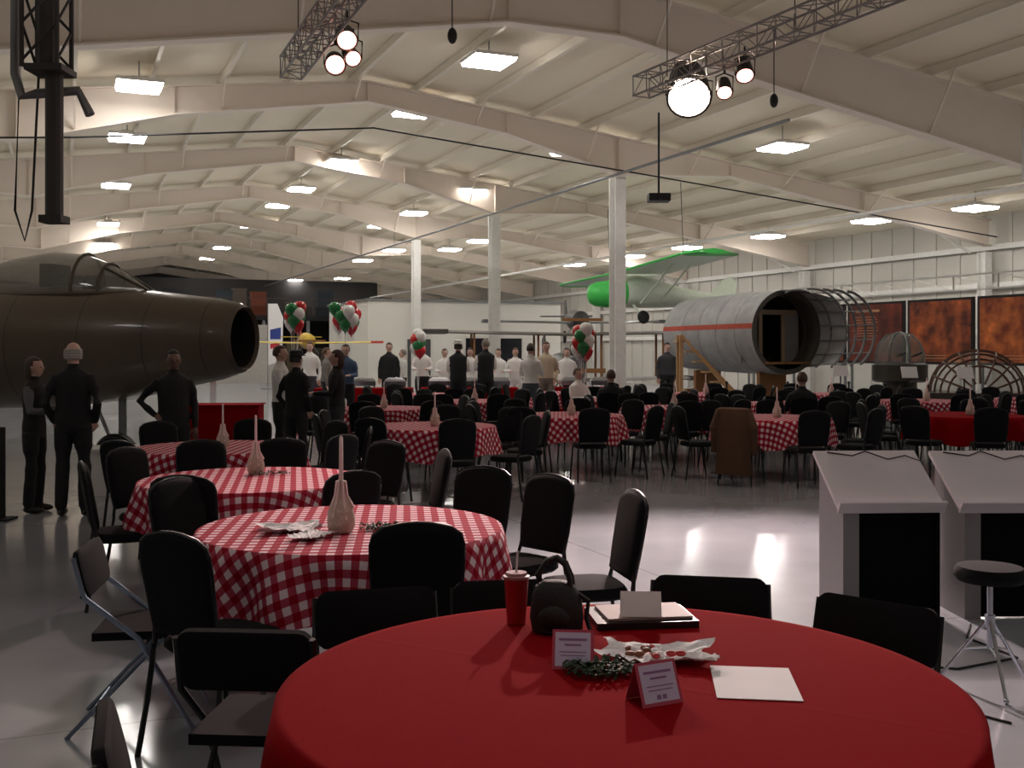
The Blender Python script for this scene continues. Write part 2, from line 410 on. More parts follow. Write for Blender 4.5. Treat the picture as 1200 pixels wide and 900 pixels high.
def table(x,y,r,drop,m,label,near=False,**k):
    TB.append((x,y,r))
    e=ob('round_table',None,loc=(x,y,0),label='round folding banquet table under a cloth',cat='table',group='round banquet tables')
    t=MB(); t.lathe([(r-.012,.735),(r-.004,.74),(r-.004,.755),(r-.012,.758)],n=48); mob('tabletop',t,M_wood,parent=e)
    for sx in(-1,1):
        for sy in(-1,1):
            l=MB(); l.cyl((sx*.38,sy*.28,0),(sx*.38,sy*.28,.735),.014,n=8); mob('leg',l,M_grey,parent=e)
    c=cloth(x,y,r,drop,m,label,**k)
PE=[(-4.86,10.85),(-4.34,10.6),(-3.6,11.4),(-3.1,14.6),(-2.72,13.6),(-2.3,14.0),(-3.1,20),(0.4,21.6),(.8,23.4)]
table(.285,2.825,.9,.5,M_redc,'round tablecloth in plain red with a long hem',folds=9,amp=.03,seed=3)
table(-.806,5.36,.76,.34,M_ging,'red and white gingham tablecloth on round table',seed=5,rot=.1)
table(-1.79,7.35,.76,.33,M_ging,'red and white gingham tablecloth on round table',seed=8,rot=.2)
mids=[(-2.68,9.75,'g'),(-.95,12.5,'g'),(.76,14.6,'g'),(3.43,14.06,'g'),(2.45,16.5,'g'),(-2.0,16.3,'g'),(6.2,14.6,'r'),
 (8.6,16.2,'r'),(-.7,18.6,'g'),(1.9,19.4,'g'),(4.7,17.9,'g'),(7.2,18.7,'g'),(3.9,21.8,'g'),(6.4,21.6,'g'),(9.6,19.4,'g'),(11.2,17.4,'r'),(-1.6,21.4,'g'),(1.2,22.3,'g')]
for i,(x,y,c) in enumerate(mids):
    table(x,y,.76,.33,M_ging if c=='g' else M_red,'red and white gingham tablecloth on round table' if c=='g' else 'plain red tablecloth on round table',seed=20+i,rot=i*.37)
T1=(.285,2.825);T2=(-.806,5.36);T3=(-1.79,7.35)
chair(-.42,4.72,(-.5,5.6),'b'); chair(-1.2,4.45,(-.7,5.3),'b'); chair(-1.62,4.75,(-.3,4.95),'s')
chair(-.80,3.52,(-.72,4.6),'f'); chair(-.70,2.55,(.3,2.9),'f'); chair(-.42,3.58,(-.2,2.8),'f'); chair(.03,3.72,(.15,2.9),'f'); chair(.70,3.78,(.55,3.0),'f'); chair(1.08,3.46,(.5,2.8),'f')
chair(1.42,2.72,T1,'f')
chair(-.3,6.35,T2,'b'); chair(.02,5.98,(-.7,5.3),'b'); chair(.36,5.40,(-.8,5.15),'b'); chair(-1.65,5.85,T2,'b')
chair(-1.87,6.4,T3,'b'); chair(-1.12,6.55,T3,'b'); chair(-2.52,7.0,T3,'b'); chair(-2.6,7.75,T3,'b'); chair(-1.15,8.25,T3,'b'); chair(-1.85,8.4,T3,'b'); chair(-.75,7.65,T3,'b'); chair(-2.35,8.3,T3,'b')
def ok(x,y,me_t):
    if x/y*1250+600<135: return False
    for a,b in CH:
        if (a-x)**2+(b-y)**2<.47**2: return False
    for i,(a,b,r) in enumerate(TB):
        if i!=me_t and (a-x)**2+(b-y)**2<(r+.24)**2: return False
    for a,b in PE:
        if (a-x)**2+(b-y)**2<.5**2: return False
    return True
for i,(x,y,c) in enumerate(mids):
    n=9
    for j in range(n):
        a=2*math.pi*j/n+i*.61+.2; rr=1.08+random.uniform(-.02,.1)
        cx,cy=x+rr*math.cos(a),y+rr*math.sin(a)
        if not ok(cx,cy,3+i): continue
        fa=a+random.uniform(-.12,.12)
        chair(cx,cy,(cx-math.cos(fa),cy-math.sin(fa)),'b',near=(y<13))
# ---------------------------------------------------------------- bottles with candles
M_wax=mat('bottle_wicker_wax',(190,168,155),0.6,bump=.8,bscale=40,var=.35,scale=30); M_candle=mat('pale_pink_candle',(240,212,212),.5)
bt=MB(); bt.lathe([(.03,0),(.055,.004),(.066,.03),(.068,.07),(.06,.11),(.04,.15),(.022,.19),(.017,.24),(.02,.25),(.012,.255)],n=20)
bt_me=bt.mesh('bottle',M_wax,True)
cd=MB(); cd.lathe([(.011,.255),(.0105,.35),(.009,.46),(.003,.47)],n=10); cd_me=cd.mesh('candle',M_candle,True)
bw=MB(); bw.tube([(0,0,.465),(.002,0,.48)],.0012,5); bw_me=bw.mesh('wick',M_dark)
dr=MB()
for k2 in range(6):
    a=k2*1.05; dr.tube([(.02*math.cos(a),.02*math.sin(a),.25),(.03*math.cos(a),.03*math.sin(a),.18),(.062*math.cos(a),.062*math.sin(a),.12-.01*k2)],[.007,.006,.008],6)
dr_me=dr.mesh('wax_drips',M_candle,True)
def bottle(x,y,s=1):
    e=ob('candle_bottle',None,loc=(x,y,.763),label='wax-dripped wine bottle holding a tall pale candle',cat='candle holder',group='bottle candle holders')
    for n,me in(('bottle',bt_me),('candle',cd_me),('wick',bw_me),('wax_drips',dr_me)):
        o=ob(n,me,parent=e)
    e.scale=(s,s,s)
bottle(-.83,5.18,1.0); bottle(-1.83,7.62,.9)
for i,(x,y,c) in enumerate(mids[:14]): bottle(x+.05,y-.05,.85)
M_leaf=mat('dark_leaf',(38,62,34),.6,var=.4,scale=40)
def greens(x,y,r,n,z=.764,label='small pile of dark green leafy garnish on the table'):
    m=MB()
    for i in range(n):
        a=random.random()*6.28; q=r*math.sqrt(random.random()); c=Vector((q*math.cos(a),q*math.sin(a)*.7,.006+random.random()*.02))
        R=Euler((random.uniform(-.7,.7),random.uniform(-.7,.7),random.random()*6.28)).to_matrix()
        l=.013
        vs=[c+R@Vector(p) for p in((-l,0,0),(-l*.4,l*.4,.003),(l*.5,l*.35,.003),(l,0,0),(l*.5,-l*.35,.003),(-l*.4,-l*.4,.003))]
        m.add(vs,[(0,1,2,3,4,5)])
    return mob('leafy_garnish',m,M_leaf,loc=(x,y,z),label=label,cat='garnish',kind='stuff')
greens(.24,2.92,.10,260); greens(-.62,5.26,.13,200); greens(-1.7,7.55,.13,90)
def crumple(name,x,y,w,d,h,z,rot,label,seed,cat='paper',m=M_paper,col=None):
    rnd=random.Random(seed); mb=MB(); n=16; vs=[]
    for j in range(n):
        for i in range(n):
            fx,fy=i/(n-1)*2-1,j/(n-1)*2-1
            rr=1+.16*math.sin(5*math.atan2(fy,fx)+seed)+.05*rnd.random()
            vs.append((fx*w/2*rr,fy*d/2*rr,.002+h*(abs(fx)**2+abs(fy)**2)*.4*(.6+.6*rnd.random())+rnd.random()*h*.25))
    mb.add(vs,[(j*n+i,j*n+i+1,(j+1)*n+i+1,(j+1)*n+i) for j in range(n-1) for i in range(n-1)])
    return mob(name,mb,m,False,loc=(x,y,z),rot=rot,label=label,cat=cat)
crumple('napkin',-1.07,5.22,.3,.2,.04,.764,.3,'crumpled white paper napkin with leaves on gingham cloth',2)
crumple('napkin',-.95,5.02,.2,.14,.03,.764,1.1,'small crumpled paper napkin on the gingham tablecloth',6)
pp=MB(); pp.box((0,0,.002),(.2,.14,.003)); mob('paper_sheet',pp,M_paper,loc=(-.42,5.38,.764),rot=.4,label='white sheet of paper on gingham tablecloth',cat='paper')
# ---------------------------------------------------------------- red table items
e=ob('drinking_cup',None,loc=(.014,3.46,.763),label='tall red paper cup with pale lid and straw',cat='cup')
M_cup=mat('cup_red',(160,22,32),.4)
c=MB(); c.lathe([(.028,0),(.03,.002),(.04,.145),(.041,.148),(.038,.148)],n=24); mob('cup_body',c,M_cup,True,parent=e)
c=MB(); c.lathe([(.042,.147),(.043,.155),(.036,.158),(.034,.166),(.01,.167)],n=24); mob('lid',c,mat('cup_lid',(170,120,125),.4),True,parent=e)
c=MB(); c.tube([(0,0,.16),(.004,.0,.235)],.0035,8); mob('straw',c,M_paper,True,parent=e)
e=ob('camera_bag',None,loc=(.14,3.36,.763),rot=-.2,label='small black padded camera bag with carry handle',cat='bag')
c=MB()
rings=[]
for z,w,d,ox in((0,.066,.05,0),(.008,.079,.058,0),(.05,.083,.06,.002),(.11,.078,.056,-.002),(.145,.062,.044,-.004),(.158,.04,.03,-.005),(.162,.02,.015,-.005)):
    ring=[]
    for i in range(24):
        t=2*math.pi*i/24; cc,sn=math.cos(t),math.sin(t); rr=(abs(cc)**3+abs(sn)**3)**(-1/3)*(1+.04*math.sin(3*t+z*60)); ring.append((ox+w*rr*cc,d*rr*sn,z))
    rings.append(ring)
M_bag=mat('bag_nylon',(14,13,16),.6,bump=.3,bscale=120)
c.loft(rings); mob('bag_body',c,M_bag,True,parent=e)
c=MB(); c.ball((0,-.055,.055),(.05,.02,.04)); mob('pocket',c,M_bag,True,parent=e)
for s in(-1,1):
    c=MB(); c.tube([(-.05,s*.02,.13),(-.058,s*.02,.18),(-.03,s*.012,.222),(0,s*.008,.232),(.028,s*.012,.215),(.045,s*.02,.17),(.05,s*.02,.12)],.009,8); mob('handle',c,M_bag,True,parent=e)
c=MB(); c.tube([(.07,0,.12),(.1,.01,.1),(.095,0,.05),(.11,-.02,.01),(.07,-.08,.008)],.008,8); mob('strap',c,M_bag,True,parent=e)
c=MB(); c.box((0,0,.011),(.33,.23,.022)); o=mob('laptop_computer',c,mat('laptop_dark',(30,28,32),.35,.2),loc=(.42,3.5,.763),rot=.12,label='closed dark laptop lying on the red tablecloth',cat='laptop')
c=MB(); c.box((0,0,.004),(.28,.19,.008)); mob('paper_folder',c,mat('folder_tan',(150,125,118),.6),loc=(.43,3.505,.786),rot=.15,label='tan folder lying on the closed laptop',cat='folder')
def tentcard(x,y,z,rot,w,h,label,face,lines=True,m2=None):
    e=ob('tent_card',None,loc=(x,y,z),rot=rot,label=label,cat='card')
    d=h*.42
    c=MB()
    c.add([(-w/2,-d,0),(w/2,-d,0),(w/2,0,h),(-w/2,0,h),(-w/2,d,0),(w/2,d,0),(-w/2,-d+.002,0),(w/2,-d+.002,0),(w/2,0,h-.004),(-w/2,0,h-.004),(-w/2,d-.002,0),(w/2,d-.002,0)],
      [(0,1,2,3),(3,2,5,4),(7,6,9,8),(8,9,10,11),(0,6,7,1),(4,5,11,10),(0,3,9,6),(3,4,10,9),(1,7,8,2),(2,8,11,5)])
    mob('card_stock',c,m2 or mat('card_border',(190,70,95),.6),parent=e)
    sl=math.atan2(d,h)
    def q(sx0,sx1,t0,t1,off):
        base=lambda x_,t: Vector((x_,-d*(1-t),h*t))+Vector((0,-math.cos(sl),math.sin(sl)))*off
        return [base(sx0,t0),base(sx1,t0),base(sx1,t1),base(sx0,t1)]
    c=MB(); c.add(q(-w*.43,w*.43,.08,.93,.0008),[(0,1,2,3)]); mob('card_face',c,face,parent=e)
    if lines:
        c=MB()
        for t,l,hh in((.78,.34,.06),(.64,.2,.05),(.45,.33,.025),(.36,.3,.025)):
            c.add(q(-w*l,w*l,t-hh,t,.0016),[(0,1,2,3)])
        for sx in(-.12,.02): c.add(q(w*sx,w*(sx+.1),.14,.24,.0016),[(0,1,2,3)])
        mob('printed_lines',c,mat('print_purple',(150,110,160),.6),parent=e)
    return e
M_face=mat('card_face_lilac',(215,205,235),.6,var=.03)
tentcard(.172,3.0,.763,-.1,.115,.1,'folded red-edged lilac table card with printed lines',M_face)
tentcard(.36,2.7,.763,.45,.12,.1,'folded red-edged table card standing turned aside',M_face)
c=tentcard(.415,3.44,.7965,-.05,.13,.075,'folded blank white card on the folder',M_paper,lines=False,m2=M_paper)
o=crumple('paper_tray',.41,3.06,.3,.18,.04,.764,-.1,'crumpled white paper liner holding small snacks',4,'napkin')
M_nut=mat('snack_brown',(120,70,45),.5,var=.3); M_nutr=mat('snack_red',(170,40,40),.5)
for i in range(16):
    a=random.random()*6.28; q=.06*math.sqrt(random.random())
    s=MB(); s.ball((0,0,0),(.016,.012,.009),10,6); mob('snack_piece',s,[M_nut,M_nutr,M_paper][i%3],True,loc=(.41+q*math.cos(a)*1.5,3.05+q*math.sin(a),.785),rot=a,label='small wrapped snack on the paper liner',cat='snack',group='snacks on the paper liner')
c=MB(); c.box((0,0,.001),(.215,.28,.0015)); mob('paper_sheet',c,M_paper,loc=(.645,2.84,.7635),rot=-.12,label='blank white sheet of paper on the red tablecloth',cat='paper')
# ---------------------------------------------------------------- lecterns
M_lec=mat('lectern_laminate',(196,190,194),.5,var=.04); M_lecs=mat('lectern_side',(128,124,128),.5,var=.04); M_leci=mat('lectern_inside',(12,11,14),.9,spec=.1)
def lectern(x,y,rot,label):
    e=ob('lectern',None,loc=(x,y,0),rot=rot,label=label,cat='lectern',group='lecterns')
    w=.62;d=.42
    for sx in(-1,1):
        c=MB(); sp=[(-d/2,0),(d/2,0),(d/2,.93),(-d/2,.66)]
        M=Matrix.Translation((sx*(w/2-.05*(sx<0)-.012),0,0))@Matrix.Rotation(math.pi/2,4,'Z'); c.prism(sp,.024 if sx>0 else .1,M=M); mob('side_panel',c,M_lecs if sx<0 else M_leci,parent=e)
    c=MB(); c.box((.04,-d/2+.03,.36),(w-.12,.02,.7)); mob('front_panel',c,M_leci,parent=e)
    c=MB(); c.box((.04,.04,.42),(w-.12,d-.12,.02)); mob('shelf',c,M_leci,parent=e)
    R=Matrix.Rotation(math.radians(34),3,'X')
    c=MB(); c.box((0,0,.83),(w+.05,.54,.026),R); c.box((0,-.235,.69),(w+.05,.02,.08),R); mob('slanted_top',c,M_lec,parent=e)
    c=MB(); c.tube([(-.25,.2,.985),(-.1,.16,.965),(.0,.2,.99),(.12,.12,.945),(.25,.16,.965),(.34,.1,.93),(.37,.08,.5),(.38,.1,.02)],.005,6); mob('cable',c,M_dark,True,parent=e)
    return e
lectern(2.31,6.75,.06,'pale laminate lectern with slanted top and dark body')
lectern(3.06,6.75,.04,'pale laminate lectern with cable draped over its top')
sx,sy=2.33,5.2
e=ob('round_stool',None,loc=(sx,sy,0),label='black round stool on chrome tripod legs',cat='stool')
c=MB(); c.lathe([(.05,.52),(.15,.525),(.165,.545),(.165,.575),(.15,.595),(.05,.6)],n=28); mob('seat',c,M_black,True,parent=e)
c=MB(); c.cyl((0,0,.2),(0,0,.53),.014,n=12); c.cyl((0,0,.3),(0,0,.36),.024,n=12); mob('post',c,M_chrome,True,parent=e)
for i in range(3):
    a=i*2.094+.4; c=MB(); c.tube([(0.015*math.cos(a),.015*math.sin(a),.33),(.24*math.cos(a),.24*math.sin(a),.012)],.009,8)
    c.tube([(.13*math.cos(a),.13*math.sin(a),.175),(0.012*math.cos(a),.012*math.sin(a),.2)],.006,6); c.ball((.24*math.cos(a),.24*math.sin(a),.014),.014,8,6); mob('leg',c,M_chrome,True,parent=e)
c=MB(); c.tube([(2.75,6.4,.006),(2.6,6.1,.006),(2.7,5.7,.006),(2.3,5.5,.006),(1.9,5.6,.006),(1.75,5.2,.006),(2.2,4.7,.006)],.006,6); mob('floor_cable',c,M_dark,True,label='black cable lying loose on the floor',cat='cable')
# ---------------------------------------------------------------- jet
def jet():
    a=math.radians(-15); nose=Vector((-3.3,13.1,0)); back=Vector((-math.cos(a),-math.sin(a),0))
    e=ob('jet_fighter',None,loc=(nose.x,nose.y,0),rot=math.atan2(back.y,back.x),label='dark olive jet fighter with open nose intake and bubble canopy',cat='aircraft')
    st=[(0,1.79,.37,.40),(.06,1.79,.41,.44),(.3,1.78,.46,.5),(.8,1.76,.54,.58),(1.5,1.73,.62,.70),(2.5,1.7,.69,.79),(4,1.7,.73,.83),(6,1.75,.7,.78),(8,1.85,.58,.62),(10,1.95,.42,.42),(11.2,2.0,.33,.33)]
    n=36
    def ring(s,zc,hw,hh): return [(s,hw*math.cos(2*math.pi*i/n),zc+hh*math.sin(2*math.pi*i/n)) for i in range(n)]
    sk=mat('jet_skin',(92,80,66),.32,.0,var=.35,scale=1.2,coat=.3,bump=.15,bscale=2.5)
    f=MB(); f.loft([ring(*q) for q in st],0,cap=False)
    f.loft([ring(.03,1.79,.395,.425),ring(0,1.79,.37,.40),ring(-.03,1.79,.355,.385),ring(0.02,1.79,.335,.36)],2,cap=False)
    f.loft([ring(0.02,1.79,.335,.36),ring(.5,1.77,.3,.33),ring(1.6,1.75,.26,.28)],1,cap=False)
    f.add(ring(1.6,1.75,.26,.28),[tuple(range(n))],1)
    f.add(ring(11.2,2.0,.33,.33),[tuple(range(n))],1)
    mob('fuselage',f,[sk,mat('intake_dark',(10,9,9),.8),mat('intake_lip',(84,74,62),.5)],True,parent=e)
    p=MB()
    for s in(.32,1.05,1.9,2.9,3.8):
        q=[np.interp(s,[t[0] for t in st],[t[k] for t in st]) for k in(1,2,3)]
        p.loft([ring(s-.005,q[0],q[1]+.003,q[2]+.003),ring(s+.005,q[0],q[1]+.003,q[2]+.003)],cap=False)
    mob('panel_seams',p,mat('seam',(50,46,38),.5),parent=e)
    secs=((1.2,.02,.10),(1.5,.2,.22),(1.85,.42,.31),(2.2,.55,.36),(2.7,.6,.38),(3.3,.52,.37),(4.0,.34,.30),(4.6,.05,.15))
    zb=2.32
    c=MB(); rings=[]
    for s,h,w in secs: rings.append([(s,w*math.cos(math.pi*i/12),zb+h*math.sin(math.pi*i/12)) for i in range(13)]+[(s,0,zb-.2)])
    c.loft(rings); gl=mat('canopy_glass',(150,152,145),.06,0,coat=.5,alpha=.55); mob('canopy',c,gl,True,parent=e)
    c=MB()
    for s,h,w in (secs[2],secs[3],):
        c.tube([(s,w*1.02*math.cos(math.pi*i/12),zb+(h+.01)*math.sin(math.pi*i/12)) for i in range(13)],.02,6)
    for sy_ in(-1,1): 
        c.tube([(s,sy_*w*1.03,zb+.03) for s,h,w in secs],.03,6)
        c.tube([(1.2,sy_*.05,2.35),(1.85,sy_*.17,2.32+.37)],.016,6)
    mob('canopy_frame',c,mat('canopy_frame_olive',(84,76,62),.4,.1),True,parent=e)
    c=MB(); c.box((2.7,0,2.42),(.16,.4,.66)); c.box((2.0,0,2.3),(.25,.45,.3)); c.box((2.45,0,2.2),(.5,.4,.1)); mob('cockpit_seat',c,M_dark,parent=e)
    for s in(-1,1):
        w=MB(); th=.09
        w.add([(4.2,s*.6,1.45),(6.9,s*.6,1.45),(9.0,s*5,1.62),(7.9,s*5,1.62),(4.4,s*.6,1.45+th*1.6),(6.7,s*.6,1.45+th),(8.95,s*5,1.65),(7.95,s*5,1.66)],[(0,1,2,3),(7,6,5,4),(0,4,5,1),(1,5,6,2),(2,6,7,3),(3,7,4,0)])
        mob('wing',w,sk,parent=e)
        w=MB(); w.add([(9.6,s*.3,2.3),(10.9,s*.3,2.3),(11.6,s*2,2.4),(10.9,s*2,2.4),(9.7,s*.3,2.36),(10.8,s*.3,2.36),(11.55,s*2,2.43),(10.95,s*2,2.43)],[(0,1,2,3),(7,6,5,4),(0,4,5,1),(1,5,6,2),(2,6,7,3),(3,7,4,0)]); mob('tailplane',w,sk,parent=e)
    w=MB(); w.add([(8.6,-.04,2.3),(10.9,-.04,2.2),(11.9,-.03,4.2),(11.0,-.03,4.2),(8.6,.04,2.3),(10.9,.04,2.2),(11.9,.03,4.2),(11.0,.03,4.2)],[(0,1,2,3),(7,6,5,4),(0,4,5,1),(1,5,6,2),(2,6,7,3),(3,7,4,0)]); mob('tail_fin',w,sk,parent=e)
    for x_,y_ in((1.7,0),(5.4,1.2),(5.4,-1.2)):
        g=MB(); g.cyl((x_,y_,.3),(x_,y_*.8,1.5),.05,n=10); g.cyl((x_+.1,y_,.35),(x_+.55,y_*.8,1.3),.025,n=8)
        mob('landing_gear_strut',g,M_grey,True,parent=e)
        g=MB(); R=.3; g.lathe([(.1,-.08),(R-.04,-.09),(R,-.05),(R,.05),(R-.04,.09),(.1,.08)],n=28)
        o=mob('wheel',g,M_dark,True,parent=e); o.location=(x_,y_+.13,.3); o.rotation_euler=(math.pi/2,0,0)
jet()
c=MB(); c.box((0,0,.25),(.5,.5,.5)); c.box((0,0,.515),(.58,.58,.03)); mob('display_plinth',c,M_white,loc=(-4.6,12.3,0),rot=.2,label='low white display plinth standing under the jet',cat='plinth')
e=ob('sign_banner',None,loc=(-5.0,10.35,0),label='tall narrow black banner sign on flat foot',cat='sign')
c=MB(); c.box((0,0,.45),(.16,.03,.9)); c.box((0,0,.01),(.3,.25,.02)); mob('banner_panel',c,M_dark,parent=e)
# ---------------------------------------------------------------- light aircraft
def light_plane():
    nose=Vector((2.3,31.6,3.3)); d=Vector((4.7,2.0,.0)); 
    e=ob('light_aircraft',None,loc=nose,rot=(-.055,-.01,math.atan2(d.y,d.x)),label='small green and white high-wing aircraft suspended from the roof',cat='aircraft')
    G=mat('aircraft_green',(70,200,90),.4); W=mat('aircraft_white',(226,238,222),.4)
    n=20
    def ring(s,zc,hw,hh): return [(s,hw*math.cos(2*math.pi*i/n),zc+hh*math.sin(2*math.pi*i/n)) for i in range(n)]
    f=MB(); f.loft([ring(-.04,0,.1,.12),ring(.04,0,.26,.28),ring(.2,0,.35,.36),ring(.5,0,.40,.40),ring(1.1,.05,.42,.44)],0); mob('engine_cowling',f,G,True,parent=e)
    f=MB(); f.loft([ring(1.1,.05,.42,.44),ring(1.5,.1,.44,.5),ring(2.2,.05,.4,.45),ring(3.0,-.05,.3,.32),ring(4.6,-.15,.12,.15),ring(5.0,-.15,.05,.1)]); mob('fuselage',f,W,True,parent=e)
    for s in(-1,1):
        w=MB(); pr=[(-.85,0),(-.79,.07),(-.3,.11),(.3,.08),(.9,0),(.3,-.02),(-.6,-.03)]
        def sec(y_,sc,k=1): return [(1.7+x_*sc,y_,.62+z_*k+abs(y_)*.02) for x_,z_ in pr]
        w.loft([sec(s*.2,1),sec(s*3.3,1),sec(s*3.7,1)]); mob('wing',w,W,True,parent=e)
        w=MB(); w.loft([sec(s*3.7,1.0),sec(s*3.95,.95),sec(s*4.1,.8),sec(s*4.2,.5)]); mob('wing_tip',w,G,True,parent=e)
        w=MB(); w.tube([(.86,s*.3,.65),(.86,s*3.7,.71)],.035,8); mob('leading_edge_stripe',w,G,True,parent=e)
        w=MB(); w.beam((1.5,s*.4,-.3),(1.5,s*2.3,.66),.05,.03); w.beam((2.1,s*.4,-.3),(2.1,s*2.3,.66),.04,.03); mob('wing_strut',w,W,parent=e)
        w=MB(); w.beam((1.3,s*.3,-.35),(1.3,s*.8,-.75),.06,.04); mob('landing_leg',w,W,parent=e)
        g=MB(); g.lathe([(.05,-.05),(.17,-.06),(.2,0),(.17,.06),(.05,.05)],n=18); o=mob('wheel',g,M_dark,True,parent=e); o.location=(1.3,s*.86,-.75); o.rotation_euler=(math.pi/2,0,0)
        w=MB(); w.box((4.7,s*.5,-.1),(.5,1.0,.04)); mob('tailplane',w,W,parent=e)
    w=MB(); w.prism([(4.1,-.05),(5.1,-.15),(5.2,.45),(5.0,.6),(4.7,.5)],.06); mob('tail_fin',w,W,parent=e)
    w=MB()
    for s in(-2.2,2.2): w.cyl((1.9,s,.7),(1.9,s,3.0),.01,n=5)
    mob('suspension_cable',w,M_dark,parent=e)
light_plane()
# ---------------------------------------------------------------- silver fuselage section
def silver():
    ang=math.atan2(.92,-.40)
    e=ob('aircraft_fuselage_section',None,loc=(6.65,25.8,0),rot=ang,label='silver aluminium fuselage section with red stripe and open ribbed end',cat='aircraft')
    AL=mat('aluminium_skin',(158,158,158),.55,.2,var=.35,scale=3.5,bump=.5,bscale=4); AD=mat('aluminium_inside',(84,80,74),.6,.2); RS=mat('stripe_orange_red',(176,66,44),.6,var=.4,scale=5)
    n=40; zc=2.08
    S=[0,1.5,3,4.1]; RR=[1.03,1.03,1.0,.96]
    def ring(s,r,a0=0,a1=2*math.pi): return [(s,r*math.cos(a0+(a1-a0)*i/n),zc+r*math.sin(a0+(a1-a0)*i/n)) for i in range(n)]
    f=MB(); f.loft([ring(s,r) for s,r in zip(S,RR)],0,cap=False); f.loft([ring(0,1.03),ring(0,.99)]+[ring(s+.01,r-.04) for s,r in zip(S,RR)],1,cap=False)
    f.add(ring(4.1,.96),[tuple(range(n))],0)
    mob('fuselage_skin',f,[AL,AD],True,parent=e)
    f=MB()
    for s in(.7,1.5,2.3,3.1):
        r=np.interp(s,S,RR)+.006; f.loft([ring(s-.012,r),ring(s+.012,r)],cap=False)
    mob('skin_seams',f,mat('seam_grey',(100,100,100),.5),parent=e)
    for s in(0,.5,1.0,1.6,2.3,3.0):
        r=np.interp(s,S,RR)-.07; f=MB(); f.loft([ring(s,r+.03),ring(s,r-.05),ring(s+.04,r-.05),ring(s+.04,r+.03)],cap=False); mob('rib_frame',f,AD,parent=e)
    f=MB(); rings=[]
    for s,a0,a1 in((0,.42,1.32),(-.35,.5,1.3),(-.6,.66,1.28),(-.95,.72,1.25)):
        rings.append([(s,1.02*math.cos(math.pi*(a0+(a1-a0)*i/16)),zc+1.02*math.sin(math.pi*(a0+(a1-a0)*i/16))) for i in range(17)])
    vs=[p for r in rings for p in r]; f.add(vs,[(j*17+i,j*17+i+1,(j+1)*17+i+1,(j+1)*17+i) for j in range(3) for i in range(16)],0)
    mob('torn_skin_panel',f,AL,True,parent=e)
    for s,r,a1 in((-.4,1.0,.62),(-.95,1.0,.55),(-1.3,.97,.5),(-1.65,.94,.5),(-2.0,.9,.46)):
        f=MB(); pts=[(s,r*math.cos(t),zc+r*math.sin(t)) for t in np.linspace(math.pi*(1-a1),math.pi*1.32,20)]; f.tube(pts,.03,6); mob('open_hoop',f,M_grey,True,parent=e)
    f=MB()
    for t in np.linspace(math.pi*.6,math.pi*1.3,7): f.cyl((-2.0,.9*math.cos(t),zc+.9*math.sin(t)),(0,1.0*math.cos(t),zc+1.0*math.sin(t)),.016,n=6)
    mob('stringers',f,M_grey,parent=e)
    for sgn in(1,-1):
      f=MB()
      for z0,z1 in((.2,.08),):
        rr=[]
        for s,r in zip(S,RR):
            a=math.asin(z0); b_=math.asin(z1); R=r+.008
            rr.append([(s,sgn*R*math.cos(a),zc+R*math.sin(a)),(s,sgn*R*math.cos(b_),zc+R*math.sin(b_))])
        for q in range(3): f.add([rr[q][0],rr[q][1],rr[q+1][1],rr[q+1][0]],[(0,1,2,3)])
      mob('stripe',f,RS,parent=e)
    f=MB(); f.box((.6,0,zc+.5),(.05,1.5,.12)); f.box((.6,.34,zc-.2),(.05,.1,1.4)); f.box((.6,-.34,zc-.2),(.05,.1,1.4)); mob('inner_door_frame',f,mat('pale_wood',(170,150,125),.6),parent=e)
    for s in(-1,1):
        f=MB(); f.box((.68,s*.62,zc-.1),(.03,.5,1.3)); mob('inner_bulkhead',f,AL,parent=e)
    f=MB(); f.box((.9,0,zc-.75),(2.0,1.3,.05)); mob('inner_floor',f,M_wood,parent=e)
    for s in(.6,3.4):
        f=MB(); f.box((s,0,.55),(.15,1.4,.12)); f.box((s,.55,.28),(.12,.12,.55)); f.box((s,-.55,.28),(.12,.12,.55)); f.box((s,0,.86),(.12,.8,.5)); mob('cradle',f,M_wood,parent=e)
silver()
c=MB()
c.beam((4.0,25.2,2.0),(5.6,25.0,.1),.25,.06); c.beam((4.3,25.5,1.7),(5.8,25.2,.1),.08,.08)
for i in range(7): t=i/7; c.box((4.05+1.5*t,25.5-.15*t,1.85-1.7*t),(.3,.6,.04))
c.beam((4.0,25.7,2.0),(4.0,25.7,0),.08); c.beam((4.0,25.2,2.0),(4.0,25.2,0),.08)
mob('wooden_steps',c,mat('plywood_tan',(190,150,105),.6,var=.2,scale=12),label='light wooden steps leaning beside the silver fuselage',cat='steps')
# ---------------------------------------------------------------- gun turret and glazed nose
M_clear=mat('perspex',(150,155,150),.1,alpha=.35); M_olive=mat('dark_alloy',(70,66,60),.45,.3,var=.3)
def turret(x,y):
    e=ob('gun_turret',None,loc=(x,y,0),label='bomber gun turret with clear ribbed dome on a stand',cat='aircraft turret')
    c=MB(); c.lathe([(.55,.9),(.62,.95),(.62,1.3),(.55,1.35)],n=28); c.lathe([(.4,.0),(.42,.05),(.38,.9),(.36,.92)],n=24); mob('turret_base',c,M_olive,True,parent=e)
    c=MB(); c.lathe([(.56,1.35),(.56,1.55),(.48,1.8),(.3,1.98),(.05,2.05)],n=28); mob('dome',c,M_clear,True,parent=e)
    c=MB()
    for i in range(8):
        a=i*math.pi/4; c.tube([(r*math.cos(a),r*math.sin(a),z) for r,z in((.57,1.35),(.57,1.55),(.49,1.8),(.31,1.99),(.02,2.06))],.018,5)
    mob('dome_ribs',c,M_grey,True,parent=e)
    for s in(-.18,.18):
        c=MB(); c.cyl((s,-.3,1.5),(s,-.85,1.58),.025,n=8); mob('gun_barrel',c,M_dark,True,parent=e)
turret(9.05,24.9)
